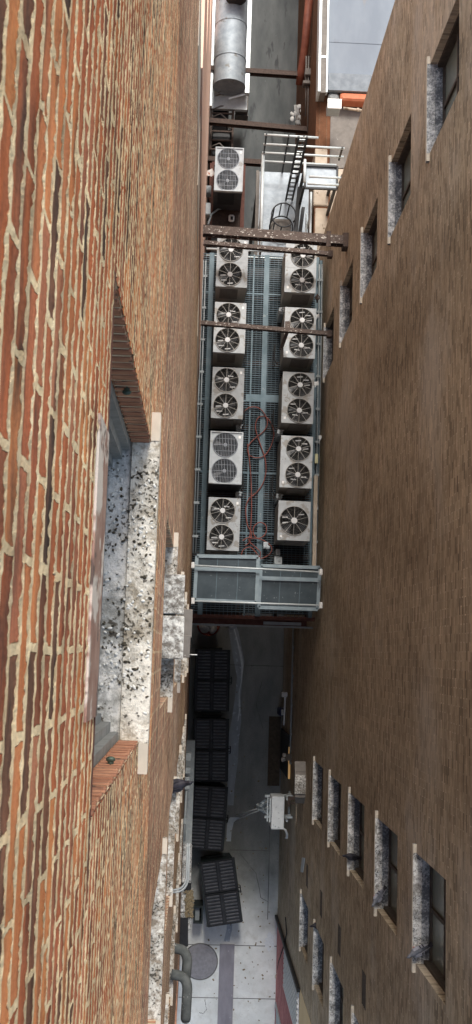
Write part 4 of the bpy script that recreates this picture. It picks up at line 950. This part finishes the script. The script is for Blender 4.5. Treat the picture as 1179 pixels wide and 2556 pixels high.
# white and grey services by the low building
t = thing('cable_cabinet', 'white topped cabinet on the corner of the low building by the terracotta tile', 'cabinet', P(836, 262, 30))
a = P(820, 248, 29.6); b = P(851, 270, 29.6); m = MB(); m.box((a.x, b.y, a.z-.5), (b.x, a.y, a.z-.02)); obj('case', m, M['grey_box'], t); m = MB(); m.box((a.x-.02, b.y-.02, a.z-.019), (b.x+.02, a.y+.02, a.z+.02)); obj('lid', m, M['white_plastic'], t)
m = MB(); m.tube([P(857,270,29.8), P(905,276,29.8)], .04, 8); m.ell(P(894,274,29.75), (.05,.06,.05)); tag(obj('service_pipe', m, M['stone']), 'short pale service pipe with yellow valve beside the white topped cabinet', 'pipe')
m = MB(); m.tube([P(772,0,32.5), P(762,110,33), P(752,180,33.4), P(748,213,33.6)], .13, 10); tag(obj('drain_pipe', m, M['red_pipe']), 'fat red-brown drain pipe on the low building wall', 'pipe')
m = MB(); m.tube([P(804,245,32.2), P(797,300,32.6), P(806,220,31.9), P(815,160,31.2)], .07, 8); tag(obj('drain_pipe', m, M['red_pipe']), 'thin red-brown pipe in the shadow under the coping of the low building', 'pipe')
m = MB(); c = P(772,178,33); m.bbox((c.x-.13, c.y-.12, c.z-.3), (c.x+.1, c.y+.12, c.z), .02); c = P(766,204,33); m.bbox((c.x-.12, c.y-.06, c.z-.3), (c.x+.12, c.y+.06, c.z), .02); m.tube([P(765,140,33), P(763,290,33.4)], .025, 6); m.tube([P(771,140,33), P(768,330,33.4)], .025, 6); tag(obj('meter_box', m, M['hood_side']), 'brown-grey meter boxes with conduits on the low building wall', 'meter')
m = MB()
for k in range(16): c = P(742 + random.uniform(-14, 16), 285 + random.uniform(-22, 26), 36.5); m.ell(c, (random.uniform(.03,.1), random.uniform(.03,.1), .03))
for k in range(4): m.tube([P(735+k*3, 262, 36.3), P(738+k*3, 285, 36.3), P(741+k*5, 312, 36.3)], .012, 5)
tag(obj('plastic_litter', m, M['white_plastic']), 'white plastic scraps caught on wires at the foot of the low building', 'litter')

# ------------------------------------------------------------------ bins
def dumpster(label, u, v, rz, w=1.14, l=2.08, h=1.3, bar=True):
    t = thing('dumpster', label, 'dumpster', (0,0,0), 0, 'dumpsters along the left wall')
    m = MB(); m.prism([(-w/2+.03, -l/2+.02, .12), (w/2-.12, -l/2+.02, .12), (w/2-.02, -l/2+.02, h-.02), (-w/2+.03, -l/2+.02, h-.05)], (0, l-.04, 0))
    for sg in (-1, 1): m.box((-w*.3, sg*(l/2+.0), .55), (w*.3, sg*(l/2+.07), .72))
    m.box((w/2-.03, -l/2, h-.14), (w/2+.03, l/2, h-.06))
    obj('body', m, M['dump_body'], t, False)
    for sg in (-1, 1):
        ya, yb = (.012, l/2) if sg > 0 else (-l/2, -.012)
        ld = MB(); ld.box((-w/2, ya, h), (w/2, yb, h+.03))
        for e in (ya+.02, yb-.02): ld.bbox((-w/2+.01, e-.02, h+.031), (w/2-.01, e+.02, h+.06), .012)
        for e in (-w/2+.03, w/2-.03): ld.bbox((e-.025, ya+.041, h+.031), (e+.025, yb-.041, h+.06), .012)
        ld.bbox((-.05, ya+.041, h+.0305), (.05, yb-.041, h+.066), .02)
        lid = obj('lid', ld, M['dump_lid'], t, False)
        rb = MB(); n = 9
        for k in range(n):
            yy = ya + .085 + (yb-ya-.17)*k/(n-1)
            for xa, xb in ((-w/2+.075, -.07), (.07, w/2-.075)): rb.bbox((xa, yy-.026, h+.031), (xb, yy+.026, h+.068), .018)
        obj('rib', rb, M['dump_rib'], lid, False)
    m = MB()
    for xx in (-.03, .03): m.tube([(xx*0+w/2+.04, -.12+xx*0, h-.1), (w/2+.09, -.12, h-.1), (w/2+.09, .12, h-.1), (w/2+.04, .12, h-.1)], .018, 6)
    m.bar((w/2+.02, -.06, h-.05), (w/2+.1, -.05, h+.0), .03); m.bar((w/2+.02, .06, h-.05), (w/2+.1, .07, h+.0), .03)
    obj('handle', m, M['black_steel'], t, False)
    m = MB()
    m.bar((-w/2-.01, -l/2+.05, h+.02), (-w/2-.01, l/2-.05, h+.02), .035)
    for sg in (-1, 1): m.bar((-w/2-.02, sg*(l/2-.05), h-.2), (-w/2-.02, sg*(l/2-.05), h+.06), .05)
    obj('hinge_bar', m, M['dump_body'], t, False)
    m = MB()
    for sx in (-1, 1):
        for sy in (-1, 1): m.tube([(sx*w*.34, sy*l*.4-.03, .06), (sx*w*.34, sy*l*.4+.03, .06)], .06, 12)
    obj('wheel', m, M['black_rubber'], t, False)
    return t
def dplace(t, u, v, rz): c = P(u, v, H-1.35); t.location = (c.x, c.y, 0.004); t.rotation_euler = (0, 0, R_(rz))
D = dumpster('black ribbed lid dumpster under the platform edge, farthest of the four', 0, 0, 0); dplace(D, 530, 1698, .5)
for u, v, rz, lab in ((527,1872,.6,'black ribbed lid dumpster second from the platform edge'), (520,2042,-2.6,'black ribbed lid dumpster with white stripe at its side, next to the skewed one'), (552,2228,9.5,'skewed black ribbed lid dumpster standing at an angle nearest the manhole')):
    c = P(u, v, H-1.35); dup(D, (c.x, c.y, .004), R_(rz), lab)
# rubbish by the first bin
t = thing('waste_basin', 'red rimmed basin heaped with pale rubbish under the platform edge', 'basin', P(521, 1558, H))
c = P(521, 1558, H-.6); m = MB(); m.disc((c.x, c.y), .3, .38, 0.01, .55, 24); m.torus((c.x, c.y, .56), .38, .03, 26, 6); obj('tub', m, M['red_rim'], t)
m = MB(); rnd = random.Random(9)
for k in range(9): m.ell((c.x + rnd.uniform(-.2,.2), c.y + rnd.uniform(-.2,.2), .56 + rnd.uniform(0,.1)), (rnd.uniform(.12,.2), rnd.uniform(.12,.2), .12), Matrix.Rotation(rnd.random()*3, 3, 'Z'))
obj('rubbish', m, M['trash'], t)
c = P(576, 1555, H); m = MB()
for k in range(6): m.ell((c.x + rnd.uniform(-.08,.08), c.y + rnd.uniform(-.12,.12), .05), (rnd.uniform(.06,.11), rnd.uniform(.06,.12), .06))
tag(obj('plastic_bag', m, M['white_plastic']), 'crumpled white bag on the ground beside the basin', 'bag')

# ------------------------------------------------------------------ fittings on the right wall
t = thing('wall_condenser', 'slim white condenser on a wall bracket low on the right-hand wall', 'condenser', P(694, 2030, 33))
a = P(679, 1988, 33); b = P(709, 2071, 33); zt = a.z
m = MB(); m.bbox((a.x, b.y, zt-.75), (b.x, a.y, zt), .02); obj('case', m, M['white_metal'], t)
m = MB(); m.bar((a.x-.04, b.y+.2, zt-.05), (a.x-.04, a.y-.05, zt-.05), .035, .05); m.bar((a.x-.1, b.y+.18, zt-.3), (a.x-.1, a.y-.05, zt-.3), .03); obj('front_grille', m, M['galv_tube'], t)
m = MB()
for yy in (a.y-.08, b.y+.25): m.bar((a.x-.14, yy, zt-.8), (3.098, yy, zt-.8), .06); m.bar((3.09, yy, zt-1.3), (a.x+.1, yy, zt-.82), .04); m.bar((a.x-.13, yy, zt-.77), (a.x-.13, yy, zt-.66), .06); m.bar((b.x+.09, yy, zt-.77), (b.x+.09, yy, zt-.05), .06)
obj('bracket', m, M['galv_tube'], t)
m = MB()
for k in range(2): m.tube([(b.x-.05, b.y+.05, zt-.05), (b.x+.04+.03*k, b.y-.02, zt-.1), (b.x+.1+.03*k, b.y-.15, zt-.2), (b.x+.12+.03*k, b.y-.32, zt-.5), (b.x+.13+.03*k, b.y-.4, zt-1.0)], .02, 6)
obj('cable', m, M['white_plastic'], t)
t = thing('ragged_sheet', 'ragged clear plastic sheet tied beside the slim white condenser', 'plastic sheet', P(660, 2015, 34))
rnd = random.Random(12); m = MB(); gx, gy = 9, 9; pts = []
for i in range(gx):
    for jv in range(gy):
        uu = 640 + 36*i/(gx-1); sp_ = 6 + 18*i/(gx-1); vv = 2020 - 6 + (jv/(gy-1)-.5)*2*sp_ + rnd.uniform(-1.5,1.5); pts.append(P(uu, vv, 34.2 + rnd.uniform(-.12,.12)))
m.add(pts, [(i*gy+jv, (i+1)*gy+jv, (i+1)*gy+jv+1, i*gy+jv+1) for i in range(gx-1) for jv in range(gy-1)]); obj('sheet', m, M['grey_box'], t)
m = MB()
for k in range(2): m.tube([P(646,2018+6*k,34.3), P(625,2024+7*k,36.3), P(605,2030+10*k,37.8), P(590,2034+14*k,38.4)], .018, 6)
obj('rope', m, M['white_plastic'], t)
t = thing('vent_hood', 'spattered sheet metal vent hood on the right wall above the slim white condenser', 'vent hood', P(750, 1965, 30))
a = P(737, 1934, 30); b = P(762, 1982, 30); m = MB(); z0 = a.z
m.box((a.x, b.y, z0-.02), (3.098, a.y, z0)); obj('hood_top', m, M['hood'], t)
m = MB(); m.prism([(a.x, b.y, z0-.021), (3.098, b.y, z0-.021), (3.098, b.y-.3, z0-.35), (a.x+.06, b.y-.3, z0-.35)], (0,0,-.03)); m.prism([(a.x, a.y, z0-.021), (3.098, a.y, z0-.021), (3.098, a.y+.34, z0-.2), (a.x, a.y+.34, z0-.2)], (0,0,-.03)); m.box((a.x+.02, b.y-.1, z0-.6), (3.098, a.y+.1, z0-.051)); obj('hood_body', m, M['hood_side'], t)
t = thing('hood_bracket', 'dark pipe bracket joining vent hood and slim white condenser', 'bracket', P(725, 1992, 32))
m = MB(); c = P(720, 1990, 32.4); d_ = P(737, 1990, 32.4)
for k in range(2): m.bar(c + Vector((0,-.05-.12*k,0)), d_ + Vector((0,-.05-.12*k,0)), .045)
m.bar(c + Vector((.02,.03,0)), c + Vector((.02,-.27,0)), .06); m.bar(c, Vector((3.09, c.y, c.z)), .05); obj('arm', m, M['rust'], t)
a = PX(733, 1546, 3.05); b = PX(724, 1905, 3.05); zz = (a.z + b.z)/2
m = MB(); m.tube([(3.05, a.y+.1, zz), (3.05, b.y, zz)], .028, 8); m.tube([(3.05, P(715,1990,33).y, zz), (3.05, P(715,2062,33).y, zz)], .035, 8)
for yy in np.linspace(a.y, b.y, 6): m.box((3.03, yy-.03, zz-.04), (3.098, yy+.03, zz+.035))
tag(obj('wall_conduit', m, M['conduit']), 'long grey conduit running along the foot of the right-hand wall', 'conduit')
t = thing('security_lamp', 'small twin head lamp over the lit doorway in the right-hand wall', 'lamp', PX(716, 1888, 3.0))
c = PX(717, 1890, 2.95); m = MB()
for vv in (1885, 1896): q = P(711 if vv < 1890 else 708, vv, H - c.z); m.tube([q + Vector((-.04,0,.02)), q + Vector((.05,0,-.02))], [.07,.04], 12)
obj('lamp_head', m, M['white_plastic'], t)
m = MB(); m.box((c.x-.05, c.y-.1, c.z-.1), (3.098, c.y+.1, c.z+.05)); obj('lamp_base', m, M['hood_side'], t)
t = thing('doorway', 'dark doorway with pale yellow glowing strip low in the right-hand wall', 'door', PX(718, 1880, 3.09))
ya, yb = PX(720,1832,3.09).y, PX(716,1938,3.09).y
m = MB(); m.box((3.06, yb, .05), (3.098, ya, 3.6)); obj('door_leaf', m, M['black_steel'], t)
em_ = NT('warm_glow'); em_.done((.6,.42,.2), .6); em_.b.inputs['Emission Color'].default_value = (1,.6,.25,1); em_.b.inputs['Emission Strength'].default_value = .25  # emissive strip stands in for warm light from inside the doorway
m = MB(); m.box((3.04, yb+.05, 3.6), (3.098, ya-.35, 3.7)); obj('glow_strip', m, em_.m, t)
for (uu, vv, lab, dx) in ((710,1734,'white box fixed low on the right-hand wall under the platform end',.1),):
    c = P(uu, vv, 36); m = MB(); m.bbox((c.x-.08, c.y-.08, c.z-.25), (3.05, c.y+.08, c.z), .015); m.bar((c.x+.04, c.y-.08, c.z-.1), (c.x+.03, c.y-1.0, c.z-.3), .05); tag(obj('wall_box', m, M['white_plastic']), lab, 'wall box')
m = MB(); c = P(704, 1778, 37.5); m.bbox((c.x-.08, c.y-.12, 0.004), (c.x+.1, c.y+.12, c.z), .02); m2 = MB(); m2.bbox((c.x-.02, c.y-.1, c.z+.001), (c.x+.05, c.y+.1, c.z+.05), .02)
t = thing('cleaning_bucket', 'dark blue bucket holding white rags by the foot of the right-hand wall', 'bucket', (c.x, c.y, 0)); obj('pail', m, noise_mat('dark_blue_plastic', (.02,.025,.07), (.03,.035,.09), 5), t); obj('rag', m2, M['white_plastic'], t)
# cable and wall lamp near the street end
m = MB(); m.tube([PX(713,2290,3.05), PX(716,2330,3.04), P(709,2360,35.6), P(696,2400,37.5), P(692,2430,38.4)], .02, 6); tag(obj('black_cable', m, M['black_rubber']), 'black cable hanging from the tan wall down to the pavement', 'cable')
m = MB(); m.tube([P(692,2430,38.3), P(716,2426,37.0)], .025, 6); m.disc((P(693,2440,38.5).x, P(693,2440,38.5).y), .09, .07, .01, .12, 14); tag(obj('standpipe', m, M['sill_edge']), 'pale capped standpipe at the edge of the pink block wall', 'pipe')

# ------------------------------------------------------------------ fittings on the left wall
def window_ac(label, uL, vT, uR, vB, dep, mat_top, mat_side, hgt=.4, ridge=True):
    a = P(uL, vT, dep); b = P(uR, vB, dep); t = thing('window_unit', label, 'window unit', ((a.x+b.x)/2, (a.y+b.y)/2, a.z-hgt), 0, 'sheet metal window units on the left wall')
    m = MB(); m.bbox((max(a.x, -.30), b.y, a.z-.03), (b.x, a.y, a.z), .006); obj('cover', m, M[mat_top], t)
    m = MB(); m.box((max(a.x, -.30)+.02, b.y+.01, a.z-hgt), (b.x-.012, a.y-.01, a.z-.031)); obj('case', m, M[mat_side], t)
    return t
window_ac('dropping streaked grey metal window unit, the one nearer the roof panel', 402, 1432, 459, 1533, 7.9, 'hood', 'hood_side')
window_ac('dropping streaked grey metal window unit right below its twin', 399, 1536, 457, 1646, 7.9, 'hood', 'hood_side')
window_ac('brown-grey metal window unit one storey lower behind the streaked ones', 452, 1520, 479, 1592, 12.0, 'hood_side', 'rust', .5)
window_ac('brown-grey metal window unit, lowest one, with pale pipe stub', 450, 1585, 474, 1642, 11.4, 'hood_side', 'rust', .5)
c = P(474, 1634, 13); m = MB(); m.tube([c, c + Vector((.09,0,0))], .006, 6); tag(obj('pipe_stub', m, M['white_plastic']), 'thin white pipe stub sticking out beside the lowest window unit', 'pipe')
# lagged pipes
def pipe(name, pts, r, mat, label, cat, n=10):
    return tag(obj(name, MB().tube(pts, r, n), mat), label, cat, None)
def elbow(p0, p1, p2, k=6):
    p0, p1, p2 = map(Vector, (p0, p1, p2)); return [p0.lerp(p1, t).lerp(p1.lerp(p2, t), t) for t in [i/k for i in range(k+1)]]
for (v0, v1, dep, lab) in ((2366, 2440, 16.5, 'fat grey lagged pipe elbow coming out of the left wall, the upper of the two'), (2432, 2540, 16.2, 'fat grey lagged pipe turning along the left wall, the lower of the two')):
    p0 = P(428, v0, dep); p0.x = -.2; p1 = P(468, v0+6, dep); p2 = P(468, v0+36, dep); p3 = P(464, v1, dep)
    pipe('lagged_pipe', [p0] + elbow(p0.lerp(p1, .4), p1, p2) + [p3, p3 + Vector((0,-.03,-.06))], .072, M['grey_pipe'], lab, 'pipe', 14)
m = MB()
for k in range(2):
    dep = 14.0; p0 = P(434, 2222+6*k, dep); p0.x = -.2; p1 = P(462+5*k, 2218+6*k, dep); p2 = P(466+5*k, 2190, dep); p3 = P(468+5*k, 2105, dep)
    m.tube([p0] + elbow(p0.lerp(p1, .3), p1, p2) + [p3], .013, 8)
tag(obj('conduit_pair', m, M['conduit']), 'pair of thin grey conduits bending out of the left wall beside the skewed dumpster', 'conduit')
# low shop ledge / cornice at first floor, with clutter
CL = thing('wall_ledge', 'long spattered stone ledge low on the left wall beside the dumpsters', 'ledge', (-.1, -6, 6))
zl = H - 33
m = MB()
for (va, vb, ur) in ((2112, 2205, 480), (2222, 2278, 483), (2280, 2322, 479)):
    a = P(ur, va, 33); b = P(ur, vb, 33); m.bbox((-.2, b.y, zl-.3), (a.x, a.y, zl), .02)
obj('cap_stone', m, M['sill_r'], CL)
m = MB(); m.box((-.2, P(470,2330,33).y, zl-.6), (.06, P(470,1850,33).y, zl-.31)); obj('course', m, M['conduit'], CL)
m = MB(); m.box((-.2, P(470,2222,33).y, zl-.25), (.09, P(470,2205,33).y, zl+.04)); obj('dark_cap', m, M['black_steel'], CL); m = MB(); m.prism([(-.2, P(470,2290,33).y, zl+.01), (.03, P(470,2290,33).y, zl+.01), (.06, P(470,2360,33).y, zl+.01), (-.2, P(470,2370,33).y, zl+.01)], (0,0,.08)); obj('awning_cap', m, M['black_steel'], CL)
rnd = random.Random(21); m = MB()
for k in range(160):
    c = P(rnd.uniform(463, 482), rnd.uniform(2222, 2290), 32.97); r = rnd.uniform(.015, .05); m.ell(c, (r*1.6, r*.7, r*.4), Matrix.Rotation(rnd.random()*3, 3, 'Z') @ Matrix.Rotation(rnd.uniform(-.6,.6), 3, 'X'), 6, 4)
o = tag(obj('leaf_litter', m, M['debris']), 'dry leaf litter heaped on the low ledge beside the skewed dumpster', 'leaf litter'); o['kind'] = 'stuff'
for (ua, va, ub, vb, lab) in ((466,1880,478,1900,'small grey box on the low left wall beside the second dumpster, upper'), (468,1916,476,1932,'small pale box on the low left wall beside the second dumpster, lower'), (466,1940,474,1972,'long grey box on the low left wall between second and third dumpster')):
    a = P(ua, va, 32); b = P(ub, vb, 32); m = MB(); m.bbox((-.199, b.y, a.z-.3), (b.x, a.y, a.z), .015); tag(obj('wall_box', m, M['conduit']), lab, 'wall box')
m = MB(); m.tube([P(466,1975,32), P(462,2045,32), P(461,2100,32)], .03, 6); c = P(462,2050,32); m.bbox((c.x-.06, c.y-.08, c.z-.1), (c.x+.06, c.y+.08, c.z+.05)); tag(obj('wall_conduit', m, M['conduit']), 'grey conduit with junction box on the left wall beside the third dumpster', 'conduit')
t = thing('waste_bin', 'small dark open topped bin beside the skewed dumpster', 'bin', P(496, 2284, H))
a = P(484, 2262, H-1.0); b = P(506, 2306, H-1.0); m = MB(); m.box((a.x, b.y, 0.004), (a.x+.05, a.y, 1.0)); m.box((b.x-.05, b.y, 0.004), (b.x, a.y, 1.0)); m.box((a.x+.05, a.y-.05, .004), (b.x-.05, a.y, 1.0)); m.box((a.x+.05, b.y, .004), (b.x-.05, b.y+.05, 1.0)); m.box((a.x+.05, b.y+.05, .3), (b.x-.05, a.y-.05, .35)); obj('case', m, M['dump_body'], t)
m = MB(); m.box((a.x+.06, b.y+.06, .78), (a.x+.2, a.y-.1, .8)); obj('flap', m, M['conduit'], t)

# ------------------------------------------------------------------ pigeons
def pigeon(label, loc, rz, s=1.0, pale=True, wings=False):
    t = thing('pigeon', label, 'pigeon', loc, rz, 'pigeons on the ledges')
    m = MB()   # continuous body: lathe along x with shaped radii, tail to head
    prof = [(-.17,.018,.012,.115),(-.13,.028,.016,.115),(-.09,.042,.035,.115),(-.04,.058,.055,.115),(.01,.064,.064,.12),(.06,.056,.06,.128),(.095,.038,.045,.145),(.118,.028,.034,.165),(.135,.026,.03,.185),(.155,.025,.027,.198),(.175,.017,.018,.198),(.186,.006,.007,.196)]
    n = 12; vs = []
    for x_, ry, rzv, zc_ in prof:
        for k in range(n): a = 2*PI*k/n; vs.append((x_*s, ry*s*math.cos(a), (zc_ + rzv*math.sin(a))*s))
    m.add(vs, [(i*n+k, i*n+(k+1) % n, (i+1)*n+(k+1) % n, (i+1)*n+k) for i in range(len(prof)-1) for k in range(n)], True)
    m.poly(vs[:n][::-1]); m.poly(vs[-n:])
    obj('body', m, M['pigeon'] if pale else M['pigeon_dark'], t, False)
    for sg in (-1, 1):
        w = MB()
        pts = [(.07,.05,.15),(.03,.068,.155),(-.05,.066,.15),(-.12,.045,.14),(-.19,.022,.125),(-.12,.02,.165),(-.03,.03,.178),(.05,.03,.175)]
        w.prism([(p[0]*s, p[1]*s*sg, p[2]*s) for p in pts], (0, .006*sg*s, .006*s)); wo = obj('wing', w, M['pigeon_pale'] if pale else M['pigeon_dark'], t, False)
        w = MB()
        for xx in (-.045, -.09): w.bar((xx*s, .072*s*sg, .155*s), (xx*s-.012*s, .034*s*sg, .183*s), .016*s, .004*s)
        obj('wing_bar', w, M['pigeon_dark'], wo, False)
    tl = MB(); tl.prism([(-.14*s,.024*s,.118*s),(-.24*s,.036*s,.105*s),(-.24*s,-.036*s,.105*s),(-.14*s,-.024*s,.118*s)], (0,0,.008*s)); obj('tail', tl, M['pigeon_dark'], t, False)
    bk = MB(); bk.tube([(.18*s,0,.197*s), (.205*s,0,.188*s)], [.007*s,.002*s], 6); obj('beak', bk, M['pigeon_dark'], t, False)
    lg = MB()
    for sg in (-1, 1):
        lg.tube([(.0,.025*s*sg,.07*s), (.005*s,.027*s*sg,.004*s)], .006*s, 6)
        for a in (-.5, 0, .5): lg.bar((.005*s,.027*s*sg,.004*s), (.04*s*math.cos(a), (.027*sg+.035*math.sin(a))*s, .003*s), .006*s)
    obj('leg', lg, M['pink_feet'], t, False)
    return t
def perch(label, u, v, X, z, rz, s=1.0, pale=True):
    c = P(u, v, H - z - .12); pigeon(label, (X if X is not None else c.x, c.y, z), R_(rz), s, pale)
perch('grey pigeon near the lower end of the widest sill at bottom right', 1052, 2374, 3.10, LZ[0]+.002, 205, .92)
perch('pale grey pigeon on the sill second from bottom right, looking out', 945, 2240, 3.09, LZ[1]+.002, 232, .92)
perch('dark grey pigeon on the middle sill of the lower right column', 880, 2138, 3.10, LZ[2]+.002, 172, .92, False)
perch('dark pigeon on a grey sill of the lowest right column', 778, 2309, 3.12, MZ[2]+.002, 185, .95, False)
perch('black pigeon perched on a spattered sill of the left brick wall', 433, 1960, -.17, FL[2]+.002, 15, 1.0, False)

# ------------------------------------------------------------------ world, sun, camera
w = bpy.data.worlds.new('World'); sc.world = w; w.use_nodes = True; nt = w.node_tree; nt.nodes.clear()
sky = nt.nodes.new('ShaderNodeTexSky'); sky.sky_type = 'NISHITA'; sky.sun_disc = False
SUN_EL, SUN_AZ = R_(52), R_(4)          # azimuth measured from +y towards +x
sky.sun_elevation = SUN_EL; sky.sun_rotation = SUN_AZ; sky.air_density = 1.6; sky.dust_density = 5.0; sky.ozone_density = 1.0
bg = nt.nodes.new('ShaderNodeBackground'); bg.inputs['Strength'].default_value = .2
wo = nt.nodes.new('ShaderNodeOutputWorld'); nt.links.new(sky.outputs[0], bg.inputs[0]); nt.links.new(bg.outputs[0], wo.inputs[0])
sl = bpy.data.lights.new('sun', 'SUN'); sl.energy = 3.1; sl.angle = R_(16); sl.color = (1, .985, .96)
so = bpy.data.objects.new('sun', sl); C.objects.link(so)
dirv = Vector((math.cos(SUN_EL)*math.sin(SUN_AZ), math.cos(SUN_EL)*math.cos(SUN_AZ), math.sin(SUN_EL)))
so.rotation_euler = dirv.to_track_quat('Z', 'Y').to_euler(); so.location = (0, 0, 60)
cd = bpy.data.cameras.new('camera'); cd.dof.use_dof = True; cd.dof.focus_distance = 27; cd.dof.aperture_fstop = 16; cam = bpy.data.objects.new('camera', cd); C.objects.link(cam)
cd.sensor_fit = 'VERTICAL'; cd.sensor_height = 24; cd.lens = 24*F/2556; cd.clip_start = .02; cd.clip_end = 600
Rm = Matrix([[ROT[i][j] for j in range(3)] for i in range(3)]).to_4x4()
cam.matrix_world = Matrix.Translation((0, 0, H)) @ Rm
sc.camera = cam
sc.view_settings.view_transform = 'Standard'; sc.view_settings.look = 'None'; sc.view_settings.exposure = 0
sc.cycles.max_bounces = 10; sc.cycles.diffuse_bounces = 6; sc.cycles.use_denoising = True
